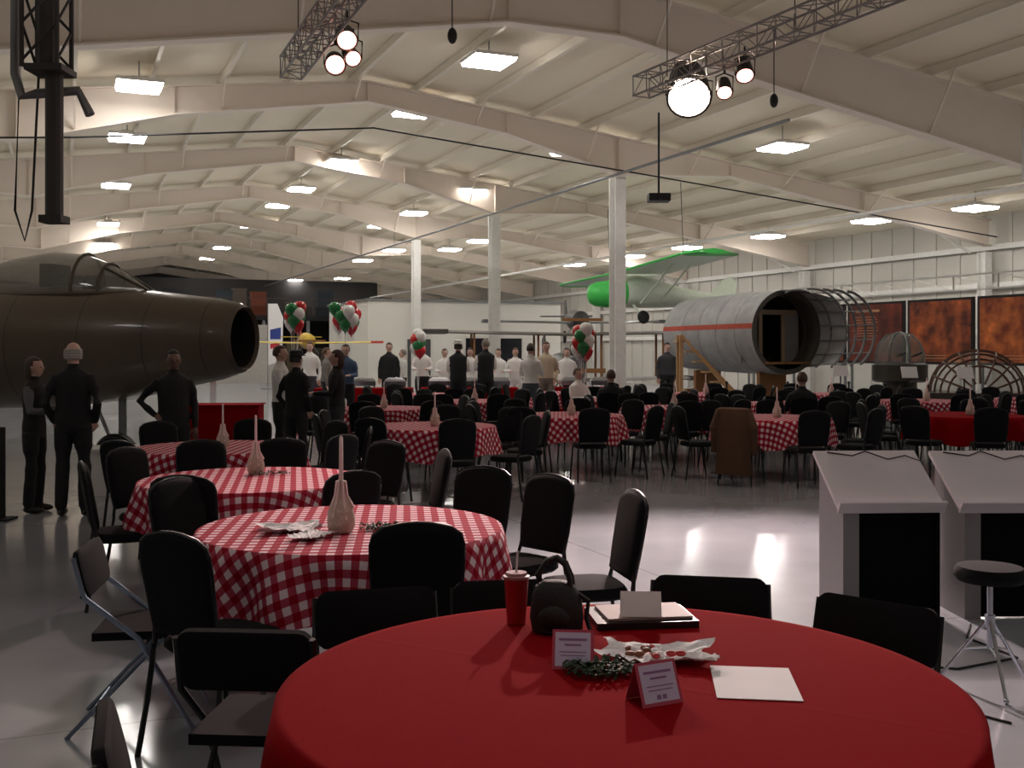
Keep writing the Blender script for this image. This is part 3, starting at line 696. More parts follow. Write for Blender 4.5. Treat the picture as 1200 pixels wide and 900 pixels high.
def gnose(x,y):
    e=ob('bomber_nose_section',None,loc=(x,y,0),rot=-.35,label='brown framed glazed aircraft nose section on display stand',cat='aircraft part')
    c=MB(); g=MB(); R=.95
    for i in range(9):
        t=math.pi*i/8; pts=[]
        for j in range(7):
            q=j/6*math.pi/2; pts.append((R*math.cos(t)*math.cos(q*.85),-.9*math.sin(q)*1.1,.75+R*.95*math.sin(t)*math.cos(q*.85)))
        c.tube(pts,.022,5)
    for j in range(5):
        q=j/6*math.pi/2; c.tube([(R*math.cos(math.pi*i/16)*math.cos(q*.85),-.99*math.sin(q),.75+R*.95*math.sin(math.pi*i/16)*math.cos(q*.85)) for i in range(17)],.022,5)
    mob('nose_frame',c,mat('frame_brown',(90,56,42),.5,.2),True,parent=e)
    rings=[[(R*.99*math.cos(math.pi*i/16)*math.cos(j/6*math.pi/2*.85),-.98*math.sin(j/6*math.pi/2),.75+R*.94*math.sin(math.pi*i/16)*math.cos(j/6*math.pi/2*.85)) for i in range(17)] for j in range(7)]
    vs=[p for r in rings for p in r]; g.add(vs,[(j*17+i,j*17+i+1,(j+1)*17+i+1,(j+1)*17+i) for j in range(6) for i in range(16)]); mob('glazing',g,M_clear,True,parent=e)
    c=MB(); c.box((0,-.1,.68),(1.9,1.6,.16)); mob('lower_shell',c,M_olive,parent=e)
    for s in(-.8,.8):
        c=MB(); c.box((s,-.1,.3),(.1,1.4,.6)); mob('stand',c,M_dark,parent=e)
gnose(9.85,22.6)
for px,Yd in((1065,21.4),(1130,20.95),(985,23)):
    x=(px-600)/F*Yd; e=ob('information_stand',None,loc=(x,Yd,0),label='white information card on a thin black stand',cat='sign',group='information stands')
    c=MB(); c.cyl((0,0,0),(0,0,1.1),.015,n=8); c.lathe([(.16,0),(.16,.015),(.02,.02)],n=18); mob('post',c,M_dark,parent=e)
    c=MB(); c.box((0,-.03,1.2),(.32,.015,.24),Matrix.Rotation(-.4,3,'X')); mob('card',c,M_paper,parent=e)
# ---------------------------------------------------------------- poster displays
def postermat(name,c1,c2,sc):
    m=bpy.data.materials.new(name); m.use_nodes=True; nt=m.node_tree; b=nt.nodes['Principled BSDF']
    tc=nt.nodes.new('ShaderNodeTexCoord'); nz=nt.nodes.new('ShaderNodeTexNoise'); nz.inputs['Scale'].default_value=sc; nz.inputs['Detail'].default_value=4
    nt.links.new(tc.outputs['Object'],nz.inputs['Vector']); cr=nt.nodes.new('ShaderNodeValToRGB'); e=cr.color_ramp.elements
    e[0].position=.4; e[0].color=(*lin(c1),1); e[1].position=.6; e[1].color=(*lin(c2),1); e2=e.new(.7); e2.color=(*lin([min(255,c*1.25) for c in c2]),1)
    nt.links.new(nz.outputs['Fac'],cr.inputs[0]); nt.links.new(cr.outputs[0],b.inputs['Base Color']); b.inputs['Roughness'].default_value=.5
    return m
M_txt=mat('poster_print',(205,150,115),.5)
pv=22.0
specs=[(19.8,(130,50,20),(210,112,50),'dark'),(22.3,(96,38,22),(185,92,44),'fig'),(24.8,(84,32,26),(130,50,30),'txt'),(27.3,(90,36,26),(150,66,36),'txt'),(29.8,(96,40,26),(165,84,44),'fig'),(32.3,(60,42,34),(110,74,52),'dark')]
for i,(u,c1,c2,kd) in enumerate(specs):
    x,y=B(u,pv); e=ob('poster_display',None,loc=(x,y,0),rot=HALLROT-math.pi/2,label='orange-brown exhibit photo poster panel standing on posts' if kd!='txt' else 'dark red exhibit panel with rows of pale print',cat='poster',group='exhibit posters')
    w=2.3
    c=MB(); c.box((0,.03,2.15),(w+.08,.06,1.8)); mob('panel_board',c,M_dark,parent=e)
    for s in(-1,1):
        c=MB(); c.box((s*(w/2-.05),.09,1.1),(.06,.06,2.2)); c.box((s*(w/2-.05),0.06,.02),(.08,.6,.04)); mob('support_post',c,M_grey,parent=e)
    c=MB(); c.box((0,-.006,2.15),(w-.1,.012,1.66)); mob('poster_print',c,postermat('poster_%d'%i,c1,c2,1.9),parent=e)
    c=MB()
    if kd=='txt':
        c.box((-.3,-.016,2.8),(1.0,.006,.07))
        for q in range(8): c.box((-.4,-.016,2.62-q*.08),(.9+(q%3)*.08,.006,.018))
    else:
        for q in range(2): c.box((-.3,-.016,1.5-q*.08),(1.1,.006,.02))
    mob('print_marks',c,M_txt,parent=e)
c=MB()
for zz in(3.25,3.65):
    c.beam(hallpt(19,pv+.2,zz),hallpt(36,pv+.2,zz),.05)
for i in range(12):
    u=19+i*1.5; c.beam(hallpt(u,pv+.2,3.25),hallpt(u,pv+.2,3.65),.04)
    if i<11: c.beam(hallpt(u,pv+.2,3.25),hallpt(u+1.5,pv+.2,3.65),.03)
for u in(19,26.5,34): c.beam(hallpt(u,pv+.2,0),hallpt(u,pv+.2,3.65),.06)
mob('display_truss',c,M_white,label='white lattice truss standing over the poster panels',cat='truss')
for i in range(6):
    x=3.4+i*1.35; c=MB(); c.lathe([(.16,0),(.16,.02),(.02,.035),(.02,.9),(.035,.93),(.01,.96)],n=16); mob('barrier_post',c,M_dark,True,loc=(x,23.6,0) if i<4 else ((7.9,22.6,0) if i==4 else (8.3,21.3,0)),label='black crowd barrier post on round base',cat='barrier post',group='barrier posts')
# ---------------------------------------------------------------- white partition room and the far end
def hallbox(u0,u1,v0,v1,z0,z1,m,name,**k):
    c=MB(); uc,vc=(u0+u1)/2,(v0+v1)/2; x,y=B(uc,vc); c.box((0,0,(z0+z1)/2),(abs(v1-v0),abs(u1-u0),z1-z0)); return mob(name,c,m,loc=(x,y,0),rot=HALLROT,**k)
M_room=mat('partition_white',(222,219,212),.6,var=.03); M_part=mat('partition_grey',(168,164,158),.7)
e=ob('partition_room',None,loc=(*B(46.5,16),0),rot=HALLROT,label='flat-roofed white partition room standing inside the hall',cat='office room')
c=MB(); c.box((0,0,1.85),(8.8,7,3.7)); mob('room_body',c,M_room,parent=e)
c=MB(); c.box((0,0,3.74),(9.0,7.2,.08)); mob('roof_edge',c,M_grey,parent=e)
c=MB(); c.box((-2.2,-3.53,1.05),(1.0,.06,2.1)); mob('door',c,mat('door_grey',(70,72,75),.5),parent=e)
c=MB(); c.box((1.2,-3.53,1.6),(2.6,.05,1.1)); mob('window_pane',c,mat('window_dark',(30,34,40),.15),parent=e)
for i,(u,v0,v1) in enumerate(((54,3.6,6.6),(54,6.9,9.9),(60,1.0,4.2))):
    hallbox(u,u+.12,v0,v1,0,2.9,M_part,'display_partition',label='tall pale free-standing display partition',cat='partition',group='display partitions')
e=ob('storage_mezzanine',None,loc=(*B(69,10),0),rot=HALLROT,label='dark steel storage mezzanine stacked with crates',cat='mezzanine')
c=MB(); c.box((0,0,3.6),(20,7,.3)); mob('deck',c,M_dark,parent=e)
for i in range(8):
    c=MB(); c.box((-9.6+i*2.7,-3.3,1.75),(.2,.2,3.5)); mob('support_post',c,M_grey,parent=e)
c=MB()
for i in range(15): c.cyl((-9.7+i*1.385,-3.4,3.7),(-9.7+i*1.385,-3.4,4.8),.03,n=6)
for z in(4.3,4.8): c.cyl((-9.8,-3.4,z),(9.8,-3.4,z),.03,n=6)
mob('railing',c,mat('rail_grey',(80,60,56),.5),parent=e)
c=MB(); c.box((0,2.8,3.2),(20,.2,6.2)); mob('back_panel',c,mat('back_panel_dark',(44,42,42),.8,var=.4,scale=1.2),parent=e)
cols=[(70,60,50),(90,80,60),(50,60,70),(110,100,90),(120,60,40),(40,44,50)]
for i in range(19):
    w=random.uniform(.6,.98);h=random.uniform(.5,1.9); c=MB(); c.box((0,0,h/2),(w,w*.8,h)); c.box((0,0,h-.04),(w+.05,w*.8+.05,.08)); c.box((0,-w*.41,h*.5),(w*.8,.03,.08))
    x,y=B(66.5+random.uniform(0,1)+(i%2)*1.5,.9+i*1.02); mob('storage_crate',c,mat('crate_%d'%(i%6),cols[i%6],.7),loc=(x,y,3.76),rot=HALLROT,label='storage crate stacked on the mezzanine deck',cat='crate',group='crates on the mezzanine')
for i in range(10):
    w=random.uniform(.7,1.3);h=random.uniform(1.0,2.4); c=MB(); c.box((0,0,h/2),(w,w*.8,h)); c.box((0,0,h-.04),(w+.05,w*.8+.05,.08)); c.box((0,-w*.41,h*.5),(w*.8,.03,.08))
    x,y=B(63.5+(i%2),5.2+i*1.5); mob('equipment_cabinet',c,mat('crate_%d'%((i*5)%6),cols[(i*5)%6],.7),loc=(x,y,0),rot=HALLROT,label='dark equipment cabinet standing near the mezzanine',cat='cabinet',group='equipment cabinets')
def simple_plane(name,x,y,z,rot,sc,colb,colw,coltip,label,bi=False):
    e=ob(name,None,loc=(x,y,z),rot=rot,label=label,cat='aircraft'); e.scale=(sc,sc,sc)
    mb_,mw,mt=[mat(name+s,c_,.45) for s,c_ in(('_body',colb),('_wing',colw),('_tip',coltip))]
    n=16
    def ring(s,zc,hw,hh): return [(hw*math.cos(2*math.pi*i/n),s,zc+hh*math.sin(2*math.pi*i/n)) for i in range(n)]
    f=MB(); f.loft([ring(-.1,1.1,.15,.15),ring(.1,1.1,.4,.42),ring(1.2,1.1,.45,.5),ring(2.2,1.15,.4,.5),ring(5,1.3,.12,.15)]); mob('fuselage',f,mb_,True,parent=e)
    for zz in ((.75,2.2) if bi else (.95,)):
        w=MB(); rings=[]
        for x_,s_ in((-4.6,.5),(-4.2,.95),(0,1),(4.2,.95),(4.6,.5)): rings.append([(x_,1+.7*s_*a,zz+b+.04*abs(x_)*0.5) for a,b in((-1,0),(-.6,.07),(.2,.08),(1,0),(0,-.03))])
        w.loft(rings); mob('wing',w,mw,True,parent=e)
        for s in(-1,1):
            w=MB(); w.box((s*4.2,1,zz+.1),(.75,1.45,.14)); mob('wing_tip',w,mt,parent=e)
    if bi:
        for s in(-3,-1,1,3):
            for yy in(.6,1.4):
                w=MB(); w.beam((s,yy,.78),(s,yy,2.25),.06); mob('wing_strut',w,M_wood,parent=e)
    w=MB(); w.box((0,4.8,1.4),(2.6,.7,.05)); mob('tailplane',w,mw,parent=e)
    w=MB(); w.prism([(4.4,1.3),(5.3,1.3),(5.4,2.1),(5.0,2.25)],.06,M=Matrix.Rotation(math.pi/2,4,'Z')); mob('tail_fin',w,mt,parent=e)
    w=MB(); w.box((0,-.16,1.1),(1.9,.04,.14)); mob('propeller',w,M_wood,parent=e)
    for s in(-1,1):
        g=MB(); g.lathe([(.05,-.05),(.27,-.05),(.3,0),(.27,.05),(.05,.05)],n=18); o=mob('wheel',g,M_dark,True,parent=e); o.location=(s*.7,.6,.3); o.rotation_euler=(0,math.pi/2,0)
        w=MB(); w.beam((s*.3,.6,.8),(s*.68,.6,.3),.05); mob('landing_leg',w,M_grey,parent=e)
simple_plane('biplane',1.8,31.0,0,.15,.95,(56,56,60),(96,88,82),(74,70,68),'grey fabric biplane with wooden wing struts parked on floor',True)
simple_plane('dark_monoplane',2.6,40.0,1.9,.1,.8,(60,60,62),(70,70,72),(84,84,86),'dim grey thin-winged light aircraft raised on a stand')
c=MB(); c.box((0,0,.93),(.6,.6,1.86)); c.box((0,0,.03),(1.4,1.4,.06)); mob('aircraft_stand',c,M_dark,loc=(2.55,41.2,0),label='dark stand under the grey light aircraft',cat='stand')
simple_plane('yellow_aircraft',-7.6,40,1.3,.3,.62,(200,170,60),(205,180,70),(190,60,50),'yellow aircraft with red wing tips displayed on a stand')
c=MB(); c.box((0,0,.62),(1.0,1.0,1.24)); c.box((0,0,.03),(1.3,1.3,.06)); mob('aircraft_stand',c,M_dark,loc=(-7.8,41,0),label='dark stand under the yellow aircraft',cat='stand')
e=ob('feather_flag',None,loc=(-10.3,45,0),label='tall white feather flag with blue and red patches',cat='flag')
c=MB(); c.cyl((0,0,0),(0,0,3.6),.02,n=8); c.box((0,0,.02),(.5,.5,.04)); mob('pole',c,M_grey,parent=e)
c=MB(); c.prism([(.02,1.0),(.6,1.2),(.65,3.0),(.4,3.6),(.02,3.6)],.01); mob('flag_cloth',c,M_paper,parent=e)
c=MB(); c.prism([(.1,2.1),(.55,2.1),(.55,2.6),(.1,2.5)],.02); mob('blue_patch',c,mat('flag_blue',(50,70,150),.6),parent=e)
c=MB(); c.prism([(.1,1.7),(.5,1.75),(.5,1.95),(.1,1.9)],.02); mob('red_patch',c,mat('flag_red',(190,40,50),.6),parent=e)
# ---------------------------------------------------------------- buffet
for i,(x,y) in enumerate(((-3.4,24.6),(-1.0,24.9),(1.4,25.2))):
    e=ob('buffet_table',None,loc=(x,y,0),rot=.08,label='long serving table with red cloth to the floor',cat='table',group='buffet tables')
    c=MB(); c.box((0,0,.74),(2.2,.75,.04)); mob('tabletop',c,M_wood,parent=e)
    c=MB(); c.box((0,0,.765),(2.24,.8,.012)); 
    for q in range(22):
        c.box((-1.07+q*.102,-.41,.39),(.07,.03,.75)); 
    c.box((0,-.395,.39),(2.24,.02,.76)); c.box((0,.395,.39),(2.24,.02,.76)); c.box((-1.11,0,.39),(.02,.8,.76)); c.box((1.11,0,.39),(.02,.8,.76))
    mob('cloth_skirt',c,M_red,parent=e)
    for q in range(3):
        t=ob('chafing_dish',None,loc=(x-.7+q*.7,y,.772),rot=.08,label='steel chafing dish on the serving table',cat='serving dish',group='chafing dishes')
        c=MB(); c.box((0,0,.1),(.5,.3,.1)); c.box((-.22,0,.025),(.02,.28,.05)); c.box((.22,0,.025),(.02,.28,.05)); mob('pan',c,M_chrome,parent=t)
        c=MB(); c.loft([[ (.24*sc*a,.14*sc*b,z) for a,b in((-1,-1),(1,-1),(1,1),(-1,1))] for z,sc in((.152,1),(.2,.9),(.24,.6))]); mob('dish_lid',c,M_chrome if q else M_paper,parent=t)
c=MB(); c.box((0,0,.37),(1.1,.7,.74)); c.box((0,0,.75),(1.16,.76,.02)); mob('bar_table',c,M_red,loc=(-4.7,17.6,0),rot=.1,label='low red-draped side table near the jet nose',cat='table')
# ---------------------------------------------------------------- balloons
BR,BG,BW=mat('balloon_red',(200,30,40),.25,coat=.3),mat('balloon_green',(25,120,60),.25,coat=.3),mat('balloon_white',(235,232,228),.25,coat=.3)
def balloon_me(m):
    b=MB(); b.lathe([(.01,-.19),(.02,-.175),(.012,-.165),(.05,-.13),(.11,-.05),(.135,.03),(.12,.1),(.07,.145),(.01,.155)],n=18); return b.mesh('balloon',m,True)
BM=[balloon_me(m) for m in(BR,BG,BW)]
def bouquet(px,ytop,ybot,Yd,n,rw):
    x=(px-600)/F*Yd; zt=H+(410-ytop)/F*Yd; zb=H+(410-ybot)/F*Yd
    e=ob('balloon_bouquet',None,loc=(x,Yd,0),label='bouquet of red, green and white balloons on strings',cat='balloons',group='balloon bouquets')
    w=MB(); w.box((0,0,.08),(.16,.16,.16)); mob('weight',w,BR,parent=e)
    st=MB()
    for i in range(n):
        t=(i+.5)/n; a=i*2.4; r=rw*(.5+.5*math.sin(i*1.7)**2)
        p=(r*math.cos(a),r*math.sin(a),zb+.12+(zt-zb-.3)*t); o=ob('balloon',BM[(i*2+i//3)%3],parent=e); o.location=p
        st.tube([(0,0,.16),(p[0]*.3,p[1]*.3,zb*.6),(p[0],p[1],p[2]-.18)],.003,4)
    mob('string',st,M_paper,parent=e)
bouquet(345,350,390,21,9,.12); bouquet(405,350,392,22.5,14,.24); bouquet(490,382,420,24,7,.08); bouquet(683,375,422,20.9,11,.14)
# ---------------------------------------------------------------- trusses and stage lamps
def truss(name,a,b,w,m,label,drops):
    a=Vector(a);b=Vector(b); d=(b-a); Ln=d.length; R=d.to_track_quat('Y','Z').to_matrix()
    c=MB(); cor=[(-w/2,-w/2),(w/2,-w/2),(w/2,w/2),(-w/2,w/2)]
    T=lambda x,y,z: a+R@Vector((x,y,z))
    for x,z in cor: c.cyl(T(x,0,z),T(x,Ln,z),.014,n=8)
    n=int(Ln/w/1.2); s=Ln/n
    for i in range(n+1):
        for q in range(4):
            p,r=cor[q],cor[(q+1)%4]; c.cyl(T(p[0],i*s,p[1]),T(r[0],i*s,r[1]),.007,n=6)
            if i<n:
                if i%2: p,r=r,p
                c.cyl(T(p[0],i*s,p[1]),T(r[0],(i+1)*s,r[1]),.006,n=6)
    for t in drops:
        p=a+d*t; q=MB(); q.cyl(p,(p.x,p.y,roof(VX*p.x+VY*p.y)),.006,n=5); mob('suspension_cable',q,M_dark,label='thin steel cable holding up the lighting truss',cat='cable',group='truss cables')
    return mob(name,c,m,True,label=label,cat='truss')
M_truss=mat('truss_grey',(128,122,120),.5,.3)
truss('lighting_truss',(1.6,13.2,4.9),(4.1,8.3,4.95),.24,M_truss,'grey lattice lighting truss hung from the roof on cables',(.1,.5,.9))
truss('lighting_truss',(-2.55,12.3,4.9),(-.9,8.3,4.95),.24,M_truss,'grey lattice lighting truss hung from the roof on cables',(.1,.5,.9))
canm=MB(); canm.lathe([(.05,-.28),(.085,-.27),(.1,-.2),(.115,0),(.12,.02),(.108,.02),(.10,-.02)],n=20); can_me=canm.mesh('can',M_dark,True)
def lampobj(x,y,z,tgt,mlens,power,col,r=.1,label='black stage lamp with glowing lens clamped to the truss'):
    e=ob('stage_lamp',None,loc=(x,y,z),label=label,cat='stage light',group='stage lamps')
    d=(Vector(tgt)-Vector((x,y,z))).normalized(); q=d.to_track_quat('Z','Y').to_euler()
    o=ob('can',can_me,parent=e); o.rotation_euler=q; 
    s=r/.1; o.scale=(s,s,s)
    l=MB(); l.lathe([(.002,.0),(r*.98,.0),(r*.98,.012),(r*.5,.03),(.002,.036)],n=20); o=mob('lens',l,mlens,True,parent=e); o.rotation_euler=q
    y_=MB(); y_.tube([(-r*1.2,0,0),(-r*1.25,0,.18),(0,0,.22),(r*1.25,0,.18),(r*1.2,0,0)],.01,6); y_.cyl((0,0,.22),(0,0,.32),.015,n=6); mob('yoke',y_,M_dark,True,parent=e)
    if power:
        ld=bpy.data.lights.new('stage_spot','SPOT'); ld.energy=power; ld.color=col; ld.spot_size=math.radians(62); ld.spot_blend=.9; ld.shadow_soft_size=.08
        lo=bpy.data.objects.new('spot_light',ld); C.objects.link(lo); lo.parent=e; lo.location=d*.1; lo.rotation_euler=d.to_track_quat('-Z','Y').to_euler()
lampobj(2.14,12.9,4.72,(1.5,7.2,.0),M_lensw,2300,(1,.80,.75),.23,'blazing stage lamp with glare-widened lens clamped to the truss end')  # lamp oversized so its bright disc takes in the glare around it
lampobj(2.45,12.3,4.62,(1.9,8.2,0.0),M_lensr,900,(1,.74,.70),.08); lampobj(2.62,12.0,4.74,(2.4,8.2,0.0),M_lensr,900,(1,.74,.70),.09)
lampobj(-1.78,11.5,4.99,(.3,5,.0),M_lensr,350,(1,.7,.65),.1); lampobj(-1.94,11.7,4.78,(-.3,4,.6),M_lensr,350,(1,.7,.65),.1); lampobj(-1.73,11.6,4.82,(1.3,6,.0),M_lensr,350,(1,.7,.65),.08)
c=MB()
T=[(-.14,-.14),(.14,-.14),(.14,.14),(-.14,.14)]
for x,y in T: c.cyl((x,y,3.9),(x,y,7.0),.02,n=6)
for i in range(11):
    for q in range(4): p,r=T[q],T[(q+1)%4]; z=3.95+i*.3; c.cyl((p[0],p[1],z),(r[0],r[1],z+(.3 if i<10 else 0)),.012,n=5)
c.cyl((.06,0,2.72),(.06,0,3.95),.07,n=12); c.box((.06,0,2.7),(.18,.18,.06)); c.box((.03,0,3.9),(.3,.3,.05)); c.cyl((0,0,3.9),(0,0,7.0),.08,n=10)
mob('hanging_truss_column',c,mat('tower_dark',(50,47,46),.6),loc=(-3.75,8.6,0),label='black lattice column hanging down from the roof',cat='truss')
c=MB(); c.tube([(-4.05,8.7,7.0),(-4.05,8.7,3.9),(-4.0,8.7,3.72),(-3.9,8.75,3.75),(-3.6,8.85,3.8),(-3.5,8.85,3.6)],.04,10); mob('vent_duct',c,M_grey,True,label='bent grey pipe hanging beside the black column',cat='pipe')
c=MB(); c.tube([(-3.98,8.8,7.1),(-4.06,8.8,4),(-4.1,8.8,2.8),(-4.02,8.8,2.55),(-3.96,8.8,2.8),(-3.9,8.8,4),(-3.85,8.8,7.1)],.01,6); mob('hanging_rope',c,M_dark,True,label='dark rope loop hanging from the roof',cat='rope')
def pipe(pts,r,m,label):
    c=MB(); c.tube(pts,r,8); mob('roof_pipe',c,m,True,label=label,cat='pipe')
pipe([hallpt(23.6,-6,5.5),hallpt(23.6,.2,6.0),hallpt(23.6,6.5,6.7),hallpt(23.6,14,6.05),hallpt(23.6,25.5,5.0)],.02,M_dark,'thin dark cable slung across the hall')
pipe([hallpt(15.0,16.9,5.9),hallpt(15.0,16.9,4.95),hallpt(15.0,17.2,4.82),hallpt(15.0,18.2,4.82)],.04,M_white,'white pipe elbow dropping from the roof beam')
pipe([hallpt(16,12.2,5.85),hallpt(80,12.2,5.85)],.035,M_grey,'long grey sprinkler pipe under the roof frames')
pipe([hallpt(12,19.5,5.25),hallpt(80,19.5,5.25)],.05,M_white,'long white conduit under the roof frames')
c=MB(); c.box((0,0,0),(.4,.35,.14)); c.cyl((0,-.17,0),(0,-.24,0),.05,n=14); c.cyl((0,0,.07),(0,0,1.6),.02,n=8); x,y=(772-600)/F*20,20
mob('projector',c,M_dark,loc=(x,y,H+178/F*20),label='dark projector hanging on a pole from the roof',cat='projector')
for px,py,Yd in((907,118,15),(530,42,13)):
    c=MB(); c.ball((0,0,0),(.06,.06,.1),12,8); c.cyl((0,0,.08),(0,0,1.0),.008,n=5); z=H+(410-py)/F*Yd
    mob('hanging_speaker',c,M_dark,True,loc=((px-600)/F*Yd,Yd,z),label='small black speaker hanging from the roof',cat='speaker',group='hanging speakers')
# ---------------------------------------------------------------- people
def person(label,x,y,h,yaw,top,bottom,sleeve=None,skin=(196,158,142),hair=(50,38,30),pose='stand',arms='down',long=False,vox=.02,bald=False,hat=None,shoes=(20,18,18),fem=False):
    k=h/1.75; sit=(pose=='sit'); dz=-.43 if sit else 0
    mb=MB(); seg=[]
    def ell(z,w,d,yo=0): return [(w*math.cos(2*math.pi*i/18),yo+d*math.sin(2*math.pi*i/18),z+dz) for i in range(18)]
    sw=.93 if fem else 1.0
    T=[(.84,.13,.10),(.90,.168*(1.03 if fem else 1),.118),(.98,.17,.12),(1.1,.15*sw,.108),(1.22,.162*sw,.118),(1.34,.188*sw,.122),(1.42,.19*sw,.105),(1.465,.13,.08),(1.50,.065,.062),(1.56,.053,.056),(1.6,.05,.052)]
    if not fem: T[2]=(.98,.178,.125); T[3]=(1.1,.17,.12); T[4]=(1.22,.175,.125)
    mb.loft([ell(*t) for t in T])
    seg+=[((0,0,.84),(0,0,.96),.16,2),((0,0,1.02),(0,0,1.36),.165,1),((0,0,1.40),(0,0,1.44),.13,1),((-.14,0,1.41),(.14,0,1.41),.07,1),((0,0,1.52),(0,0,1.6),.05,0),((0,.01,1.6),(0,.01,1.7),.1,0)]
    mb.ball((0,.005,1.65+dz),(.076,.095,.105),18,12); mb.ball((0,.035,1.585+dz),(.052,.058,.05),14,9)
    mb.ball((0,.105,1.63+dz),(.013,.02,.022),8,6); mb.ball((0,.088,1.595+dz),(.024,.012,.008),8,6)
    for s in(-1,1): mb.ball((s*.078,.0,1.64+dz),(.01,.02,.03),8,6)
    hands=[]
    for s in(-1,1):
        sh=(s*.185*sw,0,1.41)
        st=arms if isinstance(arms,str) else arms[0 if s<0 else 1]
        if st=='down': el=(s*.235,-.02,1.13); wr=(s*.23,.06,.88); hd=(0,.02,-1)
        elif st=='pocket': el=(s*.25,-.08,1.14); wr=(s*.2,.06,.95); hd=(-s*.3,.2,-1)
        elif st=='fwd': el=(s*.22,.05,1.15); wr=(s*.12,.3,1.15); hd=(-s*.3,1,0.1)
        elif st=='hip': el=(s*.36,-.08,1.18); wr=(s*.2,.04,1.02); hd=(-s*.6,.4,-.6)
        elif st=='table': el=(s*.23,.1,1.16); wr=(s*.15,.33,1.19); hd=(-s*.4,1,-.05)
        elif st=='up': el=(s*.25,.15,1.25); wr=(s*.1,.25,1.45); hd=(-s*.2,.3,1)
        A=[Vector(sh),Vector(el),Vector(wr)]
        a=[p+Vector((0,0,dz)) for p in A]
        mb.tube([a[0]+Vector((-s*.03,0,.0)),a[0]*.5+a[1]*.5,a[1],a[1]*.5+a[2]*.5,a[2]],[.058,.054,.046,.042,.032],12)
        seg+=[(A[0],A[1],.05,4),(A[1],A[2]*.93+A[1]*.07,.04,4)]
        hdv=Vector(hd).normalized(); hands.append((s,a[2],hdv)); pe=A[2]+hdv*.06
        seg.append((A[2]+hdv*.01,pe,.035,0))
        Rm=hdv.to_track_quat('Z','X').to_matrix()
        mb.ball(a[2]+hdv*.045,(.022,.036,.052),12,8,R=Rm)
    for s in(-1,1):
        if sit: hp=(s*.09,.0,.93-.0);kn=(s*.11,.43,.93);an=(s*.11,.42,.50)
        elif pose=='walk': hp=(s*.09,0,.9);kn=(s*.1,.08*s+.03,.5);an=(s*.1,.14*s-.05,.09)
        else: hp=(s*.09,0,.9);kn=(s*.105,.015,.5);an=(s*.115,-.015,.09)
        a=[Vector(p)+Vector((0,0,dz)) for p in(hp,kn,an)]
        mb.tube([a[0],a[0]*.5+a[1]*.5,a[1],a[1]*.5+a[2]*.5,a[2]],[.095,.088,.072,.068,.06],14)
        seg+=[(Vector(hp),Vector(kn),.08,2),(Vector(kn),Vector(an),.055,2)]
        f=a[2]+Vector((0,.06,-.05)); mb.ball(f,(.045,.13,.042),14,8); mb.cyl(a[2],a[2]+Vector((0,0,-.06)),.042,.042,10)
        seg.append((Vector(an)+Vector((0,-.03,-.06)),Vector(an)+Vector((0,.14,-.065)),.04,3))
    me=mb.mesh('tmp',M_dark); t=bpy.data.objects.new('tmp',me); C.objects.link(t)
    r=t.modifiers.new('r','REMESH'); r.mode='VOXEL'; r.voxel_size=vox; r.use_smooth_shade=True
    sm=t.modifiers.new('s','SMOOTH'); sm.iterations=3 if vox<.016 else 1; sm.factor=.5
    dg=bpy.context.evaluated_depsgraph_get(); dg.update(); nm=bpy.data.meshes.new_from_object(t.evaluated_get(dg)); bpy.data.objects.remove(t)
    fb=MB(); 
    for s,w,d in hands:
        R=d.to_track_quat('Z','X').to_matrix()
        side=R@Vector((0,1,0)); nrm=R@Vector((1,0,0))
        curl=-nrm if nrm.x*s>0 else nrm
        base=w+d*.085
        for q,(o_,ln) in enumerate(((-.026,.06),(-.009,.072),(.009,.068),(.026,.052))):
            b0=base+side*o_-d*.012; b1=b0+d*ln*.5+curl*.006; b2=b0+d*ln*.85+curl*.02; fb.tube([b0,b1,b2],[.0095,.009,.007],6)
        sgn=1 if (R@Vector((0,1,0))).y>0 else -1
        b0=w+d*.03+side*sgn*.028; fb.tube([b0,b0+side*sgn*.02+d*.025,b0+side*sgn*.022+d*.05+curl*.01],[.012,.010,.008],6)
    nb=len(nm.polygons)
    bm=bmesh.new(); bm.from_mesh(nm); fm=fb.mesh('f',M_dark,True); bm.from_mesh(fm); bm.to_mesh(nm); bm.free()
    nm.materials.clear()
    def pm(c,r=.8): return mat('cloth_%d_%d_%d'%tuple(c),c,r,var=.1,bump=.3,bscale=18)
    ms=[mat('skin_%d_%d_%d'%skin,skin,.5,var=.05),pm(top),pm(bottom),mat('shoe',shoes,.4),pm(sleeve or top)]
    for m in ms: nm.materials.append(m)
    N=len(nm.polygons); cen=np.empty(N*3); nm.polygons.foreach_get('center',cen); cen=cen.reshape(-1,3); cen[:,2]-=dz
    best=np.full(N,1e9); idx=np.zeros(N,int)
    for a,b,rr,reg in seg:
        a=np.array(a);b=np.array(b); ab=b-a; tt=np.clip(((cen-a)@ab)/max(ab@ab,1e-9),0,1); dd=np.linalg.norm(cen-(a+tt[:,None]*ab),axis=1)-rr
        mk=dd<best; best[mk]=dd[mk]; idx[mk]=reg
    idx[nb:]=0
    nm.polygons.foreach_set('material_index',idx.tolist()); nm.polygons.foreach_set('use_smooth',[True]*N); nm.name='person'
    e=ob('person',nm,loc=(x,y,0),rot=yaw,label=label,cat='person'); e.scale=(k,k,k)
